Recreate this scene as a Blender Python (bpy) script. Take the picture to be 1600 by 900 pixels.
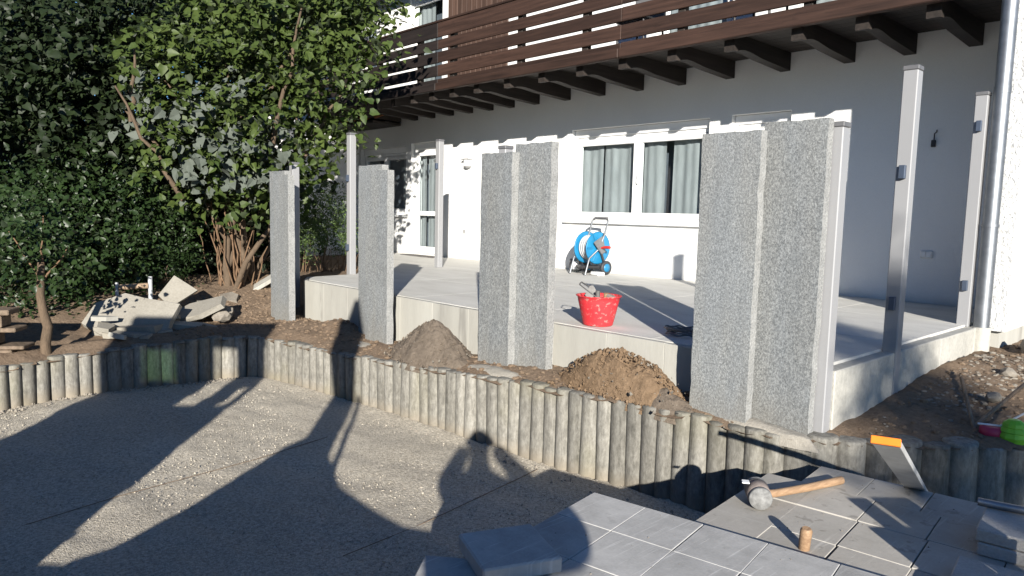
import bpy, bmesh, math, random
import numpy as np
from mathutils import Vector, Matrix
rnd = random.Random(7)
rng = np.random.default_rng(11)
scene = bpy.context.scene
for o in list(bpy.data.objects):
    bpy.data.objects.remove(o)
COL = scene.collection

# ------------------------------------------------------------------ camera
GZ = -1.0                      # gravel yard level (terrace top is z = 0)
CAMZ = 0.87
cd = bpy.data.cameras.new('camera'); cam = bpy.data.objects.new('camera', cd); COL.objects.link(cam)
cd.sensor_width = 36; cd.lens = 25.339; cd.clip_start = 0.05; cd.clip_end = 2000
yaw, pitch, roll = math.radians(46.80468), math.radians(5.83732), math.radians(1.36676)
f = Vector((-math.sin(yaw) * math.cos(pitch), math.cos(yaw) * math.cos(pitch), -math.sin(pitch)))
r0 = Vector((math.cos(yaw), math.sin(yaw), 0)); u0 = r0.cross(f)
rx = math.cos(roll) * r0 + math.sin(roll) * u0
ux = -math.sin(roll) * r0 + math.cos(roll) * u0
cam.matrix_world = Matrix(((rx.x, ux.x, -f.x, 0), (rx.y, ux.y, -f.y, 0), (rx.z, ux.z, -f.z, CAMZ), (0, 0, 0, 1)))
scene.camera = cam

# ------------------------------------------------------------------ sky and sun
AZ, EL = math.radians(50), math.radians(16.5)     # shadows run to -X +Y
w = bpy.data.worlds.new('World'); scene.world = w; w.use_nodes = True
nt = w.node_tree
sky = nt.nodes.new('ShaderNodeTexSky'); sky.sky_type = 'NISHITA'; sky.sun_disc = False
sky.sun_elevation = EL; sky.sun_rotation = math.radians(130)
sky.air_density = 1.0; sky.dust_density = 0.0; sky.ozone_density = 7.0
bg = nt.nodes['Background']; bg.inputs['Strength'].default_value = 0.068
nt.links.new(sky.outputs[0], bg.inputs['Color'])
sl = bpy.data.lights.new('sun', 'SUN'); sl.energy = 5.0; sl.angle = math.radians(0.55); sl.color = (1.0, 0.95, 0.865)
sun = bpy.data.objects.new('sun', sl); COL.objects.link(sun)
sd = Vector((-math.sin(AZ) * math.cos(EL), math.cos(AZ) * math.cos(EL), -math.sin(EL)))
sun.rotation_euler = sd.to_track_quat('-Z', 'Y').to_euler(); sun.location = (8, -7, 6)
scene.view_settings.view_transform = 'Standard'; scene.view_settings.look = 'None'
scene.view_settings.exposure = 1.0; scene.view_settings.gamma = 1.0
scene.view_settings.use_curve_mapping = False
scene.render.resolution_x = 1024; scene.render.resolution_y = 576
SR = Vector((math.cos(AZ), math.sin(AZ), 0)); SF = Vector((-math.sin(AZ), math.cos(AZ), 0))

# ------------------------------------------------------------------ materials
def new_mat(name, rough=0.8, metal=0.0, spec=0.3):
    m = bpy.data.materials.new(name); m.use_nodes = True
    b = m.node_tree.nodes['Principled BSDF']
    b.inputs['Roughness'].default_value = rough; b.inputs['Metallic'].default_value = metal
    b.inputs['Specular IOR Level'].default_value = spec
    return m, m.node_tree, b
def nd(t, kind, **kw):
    n = t.nodes.new(kind)
    for k, v in kw.items():
        if hasattr(n, k): setattr(n, k, v)
        else: n.inputs[k].default_value = v
    return n
def coords(t, scale=(1, 1, 1), local=False):
    mp = nd(t, 'ShaderNodeMapping'); mp.inputs['Scale'].default_value = scale
    if local:
        tc = nd(t, 'ShaderNodeTexCoord'); t.links.new(tc.outputs['Object'], mp.inputs[0])
    else:
        g = nd(t, 'ShaderNodeNewGeometry'); t.links.new(g.outputs['Position'], mp.inputs[0])
    return mp.outputs[0]
def noise(t, vec, scale, detail=4, rough=0.55):
    n = nd(t, 'ShaderNodeTexNoise'); n.inputs['Scale'].default_value = scale
    n.inputs['Detail'].default_value = detail; n.inputs['Roughness'].default_value = rough
    t.links.new(vec, n.inputs['Vector']); return n.outputs['Fac']
def ramp(t, fac, stops):
    r = nd(t, 'ShaderNodeValToRGB'); e = r.color_ramp.elements
    while len(e) < len(stops): e.new(0.5)
    for el, (p, c) in zip(e, stops):
        el.position = p; el.color = (c[0], c[1], c[2], 1) if not isinstance(c, (int, float)) else (c, c, c, 1)
    t.links.new(fac, r.inputs[0]); return r.outputs[0]
def mix(t, fac, a, b, mode='MIX'):
    m = nd(t, 'ShaderNodeMix', data_type='RGBA', blend_type=mode)
    if isinstance(fac, (int, float)): m.inputs[0].default_value = fac
    else: t.links.new(fac, m.inputs[0])
    for s, v in ((m.inputs[6], a), (m.inputs[7], b)):
        if isinstance(v, tuple): s.default_value = (*v, 1)
        else: t.links.new(v, s)
    return m.outputs[2]
def bump(t, b, fac, strength, dist=0.01, chain=None):
    n = nd(t, 'ShaderNodeBump'); n.inputs['Strength'].default_value = strength; n.inputs['Distance'].default_value = dist
    t.links.new(fac, n.inputs['Height'])
    if chain: t.links.new(chain, n.inputs['Normal'])
    t.links.new(n.outputs[0], b.inputs['Normal']); return n.outputs[0]
def speckle(name, lo, hi, big=1.5, fine=40, rough=0.85, bmp=0.3, bd=0.004, fine_amt=0.5, stretch=(1, 1, 1), spec=0.25, rand=0.0, blotch=None):
    """two scales of noise between two colours"""
    m, t, b = new_mat(name, rough, 0, spec)
    v = coords(t, stretch)
    n1 = noise(t, v, big, 5); n2 = noise(t, v, fine, 3, 0.7)
    c1 = ramp(t, n1, [(0.3, lo), (0.7, hi)]); c2 = ramp(t, n2, [(0.3, lo), (0.7, hi)])
    c = mix(t, fine_amt, c1, c2)
    if blotch:
        n3 = noise(t, v, blotch[1], 4); f3 = ramp(t, n3, [(blotch[2], 0.0), (blotch[2] + 0.08, 1.0)])
        c = mix(t, f3, c, blotch[0])
    if rand:
        oi = nd(t, 'ShaderNodeObjectInfo'); rr = ramp(t, oi.outputs['Random'], [(0, 1 - rand), (1, 1 + rand)])
        c = mix(t, 1.0, c, rr, 'MULTIPLY')
    t.links.new(c, b.inputs['Base Color'])
    if bmp: bump(t, b, n2, bmp, bd)
    return m
def plain(name, col, rough=0.5, metal=0.0, spec=0.4, vary=0.12, scale=8):
    m, t, b = new_mat(name, rough, metal, spec)
    n = noise(t, coords(t), scale, 4)
    lo = tuple(x * (1 - vary) for x in col); hi = tuple(min(1, x * (1 + vary)) for x in col)
    t.links.new(ramp(t, n, [(0.3, lo), (0.7, hi)]), b.inputs['Base Color'])
    return m
M = {}
def stucco():
    m, t, b = new_mat('white_stucco', 0.92, 0, 0.2)
    v = coords(t); n1 = noise(t, v, 0.8, 5); n2 = noise(t, v, 95, 3, 0.7); n3 = noise(t, coords(t, (1.6, 1.6, .8)), 1.3, 5)
    c = mix(t, 0.35, ramp(t, n1, [(0.3, (0.75, 0.75, 0.735)), (0.7, (0.82, 0.82, 0.81))]), ramp(t, n2, [(0.3, (0.70, 0.70, 0.69)), (0.7, (0.83, 0.83, 0.82))]))
    c = mix(t, 1.0, c, ramp(t, n3, [(0.3, 0.97), (0.7, 1.0)]), 'MULTIPLY')
    g = nd(t, 'ShaderNodeNewGeometry'); sx = nd(t, 'ShaderNodeSeparateXYZ'); t.links.new(g.outputs['Position'], sx.inputs[0])
    ad = nd(t, 'ShaderNodeMath', operation='MULTIPLY_ADD'); ad.inputs[1].default_value = .22; t.links.new(noise(t, v, 3.5, 5), ad.inputs[0]); t.links.new(sx.outputs[2], ad.inputs[2])
    mr = nd(t, 'ShaderNodeMapRange'); mr.inputs[1].default_value = .21; mr.inputs[2].default_value = .07; mr.inputs[4].default_value = .5; t.links.new(ad.outputs[0], mr.inputs[0])
    c = mix(t, mr.outputs[0], c, (0.40, 0.37, 0.32))                  # splashed dirt above the terrace
    t.links.new(c, b.inputs['Base Color']); bump(t, b, n2, 0.4, 0.004); return m
M['stucco'] = stucco()
def rough_plaster():
    m, t, b = new_mat('rough_plaster', 0.95)
    v = coords(t, (1, 1, 0.7)); n = noise(t, v, 34, 4, 0.65)
    t.links.new(ramp(t, n, [(0.33, (0.42, 0.42, 0.41)), (0.56, (0.66, 0.66, 0.65))]), b.inputs['Base Color'])
    bump(t, b, n, 1.0, 0.02); return m
M['plaster'] = rough_plaster()
def granite():
    m, t, b = new_mat('granite', 0.75, 0, 0.35)
    v = coords(t, (1, 1, 0.72))
    n1 = noise(t, v, 88, 3, 0.8); n2 = noise(t, v, 190, 2, 0.75); n3 = noise(t, coords(t, (2.2, 2.2, 0.5)), 2.2, 4)
    a = ramp(t, n1, [(0.36, (0.07, 0.075, 0.079)), (0.5, (0.172, 0.18, 0.184)), (0.64, (0.335, 0.345, 0.345))])
    c = ramp(t, n2, [(0.36, (0.08, 0.086, 0.09)), (0.62, (0.29, 0.298, 0.298))])
    c = mix(t, 0.45, a, c)
    warm = ramp(t, n3, [(0.35, (0.97, 0.99, 1.01)), (0.7, (1.04, 1.02, 0.98))])
    c = mix(t, 1.0, c, warm, 'MULTIPLY')
    g = nd(t, 'ShaderNodeNewGeometry'); sx = nd(t, 'ShaderNodeSeparateXYZ'); t.links.new(g.outputs['Position'], sx.inputs[0])
    n4 = noise(t, coords(t, (3, 3, 1)), 2.5, 4); ad = nd(t, 'ShaderNodeMath', operation='MULTIPLY_ADD'); ad.inputs[1].default_value = .5; t.links.new(n4, ad.inputs[0]); t.links.new(sx.outputs[2], ad.inputs[2])
    mr = nd(t, 'ShaderNodeMapRange'); mr.inputs[1].default_value = .12; mr.inputs[2].default_value = -.2; mr.inputs[4].default_value = .35; t.links.new(ad.outputs[0], mr.inputs[0])
    c = mix(t, mr.outputs[0], c, (0.20, 0.18, 0.145))               # dried mortar and mud round the foot
    n5 = noise(t, coords(t, (1.4, 1.4, .6)), 1.7, 3); c = mix(t, 1.0, c, ramp(t, n5, [(0.3, .90), (0.7, 1.08)]), 'MULTIPLY')
    oi = nd(t, 'ShaderNodeObjectInfo'); c = mix(t, 1.0, c, ramp(t, oi.outputs['Random'], [(0, .9), (1, 1.1)]), 'MULTIPLY')
    t.links.new(c, b.inputs['Base Color']); bump(t, b, n1, 0.5, 0.004); return m
M['granite'] = granite()
M['granite_edge'] = speckle('granite_split_edge', (0.15, 0.152, 0.15), (0.40, 0.40, 0.385), 9, 75, 0.85, 0.9, 0.01, 0.7)
def terrace_mat():
    m, t, b = new_mat('terrace_concrete', 0.85, 0, 0.2)
    v = coords(t, (1, 2.4, 1)); n = noise(t, v, 1.6, 6, 0.6); n2 = noise(t, coords(t), 60, 3)
    c = ramp(t, n, [(0.25, (0.46, 0.445, 0.41)), (0.5, (0.57, 0.555, 0.515)), (0.75, (0.64, 0.625, 0.585))])
    c = mix(t, 0.25, c, ramp(t, n2, [(0.3, (0.44, 0.43, 0.40)), (0.7, (0.66, 0.65, 0.61))]))
    t.links.new(c, b.inputs['Base Color']); bump(t, b, n2, 0.25, 0.003); return m
M['terrace'] = terrace_mat()
M['edging'] = speckle('edging_concrete', (0.31, 0.30, 0.27), (0.42, 0.41, 0.37), 1.2, 22, 0.88, 0.25, 0.004, 0.25, (3, 3, 0.5), 0.2, 0.06, ((0.27, 0.26, 0.235), 1.7, 0.6))
M['side_concrete'] = speckle('cast_concrete', (0.30, 0.29, 0.26), (0.48, 0.465, 0.42), 4, 35, 0.9, 0.5, 0.01, 0.5)
def wood(name, dark, light, along='X', rough=0.7, scale=1.0, rand=0.25):
    m, t, b = new_mat(name, rough, 0, 0.3)
    st = {'X': (0.6, 14, 14), 'Y': (14, 0.6, 14), 'Z': (14, 14, 0.6)}[along]
    n = noise(t, coords(t, st), 2.2 * scale, 6, 0.65); k = noise(t, coords(t, (1.2, 1.2, 4)), 3.5, 3)
    c = ramp(t, n, [(0.3, dark), (0.72, light)])
    c = mix(t, ramp(t, k, [(0.62, 0.0), (0.72, 0.6)]), c, dark)
    oi = nd(t, 'ShaderNodeObjectInfo'); rr = ramp(t, oi.outputs['Random'], [(0, 1 - rand), (1, 1 + rand)])
    c = mix(t, 1.0, c, rr, 'MULTIPLY')
    t.links.new(c, b.inputs['Base Color']); bump(t, b, n, 0.35, 0.004); return m
M['board'] = wood('balcony_board', (0.020, 0.0105, 0.0075), (0.058, 0.031, 0.022))
M['board_shade'] = wood('shade_toned_board', (0.010, 0.0075, 0.007), (0.028, 0.02, 0.0175))  # darker tone stands in for the shadow on the left boards
M['beam'] = wood('balcony_beam', (0.017, 0.014, 0.0125), (0.042, 0.033, 0.028), 'Y')
M['panelling'] = wood('wall_panelling', (0.055, 0.032, 0.024), (0.10, 0.06, 0.045), 'Z')
M['timber'] = wood('old_timber', (0.10, 0.075, 0.052), (0.22, 0.165, 0.12), 'X', 0.8)
M['ash'] = wood('handle_wood', (0.22, 0.135, 0.078), (0.38, 0.25, 0.15), 'Y', 0.6, 3, 0.1)
M['stake'] = wood('stake_wood', (0.16, 0.11, 0.075), (0.33, 0.24, 0.16), 'Z', 0.8)
def gravel():
    m, t, b = new_mat('gravel', 0.95, 0, 0.2)
    v = coords(t)
    vo = nd(t, 'ShaderNodeTexVoronoi'); vo.inputs['Scale'].default_value = 120; t.links.new(v, vo.inputs['Vector'])
    n = noise(t, v, 0.9, 5); n2 = noise(t, v, 45, 4, 0.75)
    base = ramp(t, n, [(0.3, (0.42, 0.375, 0.30)), (0.7, (0.55, 0.50, 0.41))])
    chip = ramp(t, vo.outputs['Color'], [(0.1, (0.20, 0.175, 0.14)), (0.5, (0.47, 0.42, 0.345)), (0.95, (0.72, 0.66, 0.56))])
    c = mix(t, 0.36, base, chip)
    fl = ramp(t, n2, [(0.35, 0.65), (0.6, 1.15)])
    c = mix(t, 1.0, c, fl, 'MULTIPLY')
    t.links.new(c, b.inputs['Base Color'])
    ch = bump(t, b, n2, 0.9, 0.012)
    d = nd(t, 'ShaderNodeMath', operation='MULTIPLY'); t.links.new(vo.outputs['Distance'], d.inputs[0]); d.inputs[1].default_value = -1
    bump(t, b, d.outputs[0], 0.8, 0.006, ch); return m
M['gravel'] = gravel()
def soil(name, lo, hi, tint=1.0):
    m, t, b = new_mat(name, 0.97, 0, 0.1)
    v = coords(t); n = noise(t, v, 2.2, 6, 0.6); n2 = noise(t, v, 26, 6, 0.75)
    c = mix(t, 0.5, ramp(t, n, [(0.3, lo), (0.7, hi)]), ramp(t, n2, [(0.3, tuple(x * 0.6 for x in lo)), (0.7, tuple(x * 1.25 for x in hi))]))
    t.links.new(c, b.inputs['Base Color']); bump(t, b, n2, 0.9, 0.02); return m
M['soil'] = soil('soil', (0.135, 0.095, 0.065), (0.25, 0.185, 0.13))
M['soil_grey'] = soil('grey_soil', (0.11, 0.088, 0.068), (0.19, 0.155, 0.122))
M['soil_clay'] = soil('clay_soil', (0.14, 0.093, 0.056), (0.235, 0.163, 0.104))
M['mortar'] = speckle('fresh_mortar', (0.23, 0.21, 0.18), (0.34, 0.315, 0.27), 5, 60, 0.95, 0.7, 0.01)
def palisade_mat():
    m, t, b = new_mat('palisade_concrete', 0.93, 0, 0.15)
    n = noise(t, coords(t, (5, 5, 0.55)), 4.5, 6, 0.7); n2 = noise(t, coords(t, (1, 1, 0.45)), 34, 5, 0.75); n3 = noise(t, coords(t), 1.3, 3)
    g = nd(t, 'ShaderNodeNewGeometry'); sx = nd(t, 'ShaderNodeSeparateXYZ'); t.links.new(g.outputs['Position'], sx.inputs[0])
    lo, mid, hi = (0.075, 0.071, 0.062), (0.165, 0.157, 0.138), (0.245, 0.235, 0.21)
    c = ramp(t, n, [(0.3, lo), (0.5, mid), (0.72, hi)])
    c2 = ramp(t, n2, [(0.36, (0.06, 0.058, 0.051)), (0.5, mid), (0.63, (0.29, 0.28, 0.25))])
    c = mix(t, 0.38, c, c2)
    low = nd(t, 'ShaderNodeMapRange'); low.inputs[1].default_value = -0.86; low.inputs[2].default_value = -0.99
    t.links.new(sx.outputs[2], low.inputs[0])                    # soil splash at the foot
    c = mix(t, low.outputs[0], c, (0.19, 0.165, 0.13))
    moss = ramp(t, n3, [(0.52, 0.0), (0.66, 0.5)])
    c = mix(t, moss, c, mix(t, 0.5, c, (0.17, 0.155, 0.085)))
    oi = nd(t, 'ShaderNodeObjectInfo'); rr = ramp(t, oi.outputs['Random'], [(0, 0.88), (1, 1.38)])
    c = mix(t, 1.0, c, rr, 'MULTIPLY')
    t.links.new(c, b.inputs['Base Color']); bump(t, b, n2, 0.6, 0.006); return m
M['palisade'] = palisade_mat()
def paver(name, lo, hi, pale, stain):
    m, t, b = new_mat(name, 0.85, 0, 0.15)
    v = coords(t); n1 = noise(t, v, 4.5, 5, .65); n2 = noise(t, v, 85, 3, .7)
    c = mix(t, 0.25, ramp(t, n1, [(0.3, lo), (0.68, hi)]), ramp(t, n2, [(0.3, lo), (0.7, hi)]))
    oi = nd(t, 'ShaderNodeObjectInfo'); c = mix(t, 1.0, c, ramp(t, oi.outputs['Random'], [(0, .9), (1, 1.08)]), 'MULTIPLY')
    for ang in (.5, -.35, 1.2):                                      # scuff lines from sliding slabs over each other
        mp = nd(t, 'ShaderNodeMapping'); mp.inputs['Rotation'].default_value = (0, 0, ang); mp.inputs['Scale'].default_value = (60, 2.2, 1); mp.inputs['Location'].default_value = (ang * 7, ang * 3, 0)
        g = nd(t, 'ShaderNodeNewGeometry'); t.links.new(g.outputs['Position'], mp.inputs[0]); ns = noise(t, mp.outputs[0], 1.0, 3, .6)
        c = mix(t, ramp(t, ns, [(0.64, 0.0), (0.72, 0.55)]), c, pale)
    ns = noise(t, v, 13, 3); c = mix(t, ramp(t, ns, [(0.62, 0.0), (0.68, 0.6)]), c, stain)
    mp = nd(t, 'ShaderNodeTexCoord'); sp = nd(t, 'ShaderNodeSeparateXYZ'); t.links.new(mp.outputs['Generated'], sp.inputs[0])
    e = None
    for k in (0, 1):                                                 # worn, dusty rim
        a = nd(t, 'ShaderNodeMath', operation='SUBTRACT'); t.links.new(sp.outputs[k], a.inputs[0]); a.inputs[1].default_value = .5
        ab = nd(t, 'ShaderNodeMath', operation='ABSOLUTE'); t.links.new(a.outputs[0], ab.inputs[0])
        if e is None: e = ab
        else:
            mx = nd(t, 'ShaderNodeMath', operation='MAXIMUM'); t.links.new(e.outputs[0], mx.inputs[0]); t.links.new(ab.outputs[0], mx.inputs[1]); e = mx
    ad = nd(t, 'ShaderNodeMath', operation='MULTIPLY_ADD'); ad.inputs[1].default_value = .07; t.links.new(noise(t, v, 25, 3), ad.inputs[0]); t.links.new(e.outputs[0], ad.inputs[2])
    c = mix(t, ramp(t, ad.outputs[0], [(0.50, 0.0), (0.54, 0.3)]), c, pale)
    t.links.new(c, b.inputs['Base Color']); bump(t, b, n2, 0.3, 0.003); return m
M['paver_light'] = paver('light_paver', (0.29, 0.284, 0.27), (0.47, 0.46, 0.44), (0.60, 0.59, 0.565), (0.33, 0.325, 0.31))
M['paver_warm'] = paver('warm_paver', (0.32, 0.30, 0.265), (0.43, 0.405, 0.365), (0.50, 0.475, 0.43), (0.22, 0.205, 0.18))
M['block'] = speckle('concrete_block', (0.30, 0.285, 0.26), (0.50, 0.48, 0.45), 7, 90, 0.93, 0.6, 0.006, 0.5, rand=0.06)
M['rubble'] = speckle('broken_concrete', (0.20, 0.185, 0.155), (0.31, 0.29, 0.25), 2, 40, 0.95, 0.5, 0.008, 0.5, rand=0.1)
M['stone'] = speckle('field_stone', (0.14, 0.12, 0.098), (0.30, 0.27, 0.225), 6, 40, 0.9, 0.4, 0.006, rand=0.2)
M['frame'] = plain('white_frame', (0.80, 0.80, 0.79), 0.35, 0, 0.5, 0.02)
M['post'] = plain('light_grey_coating', (0.27, 0.27, 0.275), 0.45, 0, 0.45, 0.03, 3)
M['cap'] = plain('dark_cap', (0.12, 0.12, 0.125), 0.5)
M['bracket'] = plain('bracket_steel', (0.07, 0.09, 0.13), 0.4, 0.3)  # blue-grey base carries the sky reflected in the metal
M['galv'] = plain('galvanised_steel', (0.25, 0.265, 0.285), 0.48, 0.85, 0.5, 0.14, 14)
M['alu'] = speckle('brushed_aluminium', (0.34, 0.34, 0.33), (0.52, 0.52, 0.51), 6, 30, 0.5, 0.2, 0.002, 0.4)
M['orange'] = plain('orange_plastic', (0.85, 0.20, 0.02), 0.4)
M['red'] = speckle('red_bucket_plastic', (0.52, 0.025, 0.035), (0.62, 0.05, 0.055), 6, 40, 0.5, 0.1, 0.002, 0.3, blotch=((0.48, 0.20, 0.18), 34, 0.57))
M['steel'] = plain('worn_steel', (0.12, 0.115, 0.11), 0.6, 0.2, 0.5, 0.3, 30)
M['dark'] = plain('black_plastic', (0.035, 0.035, 0.038), 0.5)
M['blue'] = plain('blue_plastic', (0.012, 0.17, 0.34), 0.4)
M['grey_plastic'] = plain('grey_plastic', (0.13, 0.13, 0.135), 0.5)
M['hose'] = plain('grey_hose', (0.42, 0.43, 0.44), 0.45)
M['crank'] = plain('red_plastic', (0.6, 0.03, 0.02), 0.4)
M['white'] = plain('white_plastic', (0.75, 0.75, 0.74), 0.4)
M['rubber'] = plain('white_mallet_rubber', (0.20, 0.20, 0.195), 0.8, 0, 0.2, 0.35, 40)
M['mallet'] = speckle('mallet_body', (0.15, 0.12, 0.105), (0.29, 0.245, 0.22), 8, 40, 0.8, 0.3)
M['green_toy'] = plain('lime_plastic', (0.15, 0.44, 0.03), 0.45)
M['pink_toy'] = plain('pink_plastic', (0.38, 0.03, 0.08), 0.45)
M['tile'] = plain('clay_tile', (0.46, 0.20, 0.10), 0.85, 0, 0.2, 0.25, 6)
M['mat'] = plain('door_mat', (0.13, 0.12, 0.11), 0.95)
M['bark'] = speckle('bark', (0.06, 0.044, 0.03), (0.16, 0.115, 0.078), 7, 45, 0.92, 0.6, 0.008, 0.5, (3, 3, 0.5))
M['lamp'] = plain('lamp_grey', (0.30, 0.30, 0.30), 0.5)
M['machine'] = plain('yellow_paint', (0.60, 0.33, 0.02), 0.4)
M['cloth'] = plain('work_cloth', (0.04, 0.05, 0.08), 0.9)
M['skin'] = plain('skin', (0.50, 0.30, 0.21), 0.6)
def curtain():
    m, t, b = new_mat('curtain_cloth', 0.9)
    n = noise(t, coords(t, (1, 1, 0.2)), 12, 3)
    t.links.new(ramp(t, n, [(0.3, (0.27, 0.28, 0.282)), (0.7, (0.345, 0.357, 0.36))]), b.inputs['Base Color']); return m
M['curtain'] = curtain()
M['sky_sheen'] = plain('sky_reflection_tone', (0.12, 0.135, 0.16), 0.9)  # grey-blue tone put in for sky reflected in the panes
M['room'] = plain('dim_room', (0.06, 0.065, 0.075), 0.9)
def glass(name, tint, fac):
    m = bpy.data.materials.new(name); m.use_nodes = True; t = m.node_tree
    for n in list(t.nodes): t.nodes.remove(n)
    o = nd(t, 'ShaderNodeOutputMaterial'); g = nd(t, 'ShaderNodeBsdfGlossy'); g.inputs['Roughness'].default_value = 0.015
    tr = nd(t, 'ShaderNodeBsdfTransparent'); tr.inputs['Color'].default_value = (*tint, 1)
    mx = nd(t, 'ShaderNodeMixShader'); fr = nd(t, 'ShaderNodeLayerWeight'); fr.inputs['Blend'].default_value = 0.5
    pw = nd(t, 'ShaderNodeMath', operation='POWER'); pw.inputs[1].default_value = 4.0; t.links.new(fr.outputs['Facing'], pw.inputs[0])
    ml = nd(t, 'ShaderNodeMath', operation='MULTIPLY_ADD'); ml.inputs[1].default_value = 0.7; ml.inputs[2].default_value = fac
    t.links.new(pw.outputs[0], ml.inputs[0]); t.links.new(ml.outputs[0], mx.inputs[0])
    t.links.new(tr.outputs[0], mx.inputs[1]); t.links.new(g.outputs[0], mx.inputs[2]); t.links.new(mx.outputs[0], o.inputs[0]); return m
M['glass'] = glass('window_glass', (0.84, 0.89, 0.90), 0.07)
M['cabglass'] = glass('tinted_cab_glass', (0.30, 0.40, 0.28), 0.02)
M['bottle'] = glass('bottle_glass', (0.85, 0.9, 0.9), 0.1)
def leaf(name, lo, hi, back, gloss=0.5, trans=0.25):
    m, t, b = new_mat(name, gloss, 0, 0.3)
    v = coords(t); n = noise(t, v, 2.0, 3); n2 = noise(t, v, 17, 2)
    c = mix(t, 0.5, ramp(t, n, [(0.3, lo), (0.7, hi)]), ramp(t, n2, [(0.3, lo), (0.7, hi)]))
    g = nd(t, 'ShaderNodeNewGeometry')
    c = mix(t, g.outputs['Backfacing'], c, back)
    t.links.new(c, b.inputs['Base Color'])
    tr = nd(t, 'ShaderNodeBsdfTranslucent'); t.links.new(mix(t, 1.0, c, (0.9, 1.1, 0.35), 'MULTIPLY'), tr.inputs['Color'])
    mx = nd(t, 'ShaderNodeMixShader'); mx.inputs[0].default_value = trans
    o = t.nodes['Material Output']; t.links.new(b.outputs[0], mx.inputs[1]); t.links.new(tr.outputs[0], mx.inputs[2]); t.links.new(mx.outputs[0], o.inputs[0])
    return m
M['leaf_hazel'] = leaf('hazel_leaf', (0.027, 0.049, 0.012), (0.088, 0.120, 0.030), (0.05, 0.066, 0.034))
M['leaf_dusty'] = leaf('dusty_leaf', (0.07, 0.085, 0.068), (0.115, 0.13, 0.11), (0.11, 0.125, 0.105), 0.75, 0.1)
M['leaf_dark'] = leaf('dark_leaf', (0.009, 0.017, 0.007), (0.027, 0.042, 0.015), (0.02, 0.028, 0.015))  # tone lowered to put the upper-left shade into the leaves
M['leaf_hedge'] = leaf('hedge_leaf', (0.011, 0.024, 0.008), (0.038, 0.066, 0.02), (0.03, 0.042, 0.022), 0.4)  # tone lowered too, for the hedge standing in shadow
M['leaf_back'] = leaf('darkened_back_leaf', (0.010, 0.018, 0.009), (0.022, 0.034, 0.014), (0.018, 0.025, 0.014), 0.7, 0.05)  # very low tone paints the dark of the gaps between leaves
M['leaf_juniper'] = leaf('juniper_leaf', (0.05, 0.085, 0.025), (0.10, 0.15, 0.045), (0.08, 0.10, 0.05), 0.6, 0.1)
M['twig'] = plain('dry_twig', (0.15, 0.095, 0.058), 0.9, 0, 0.2, 0.3, 20)

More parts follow.
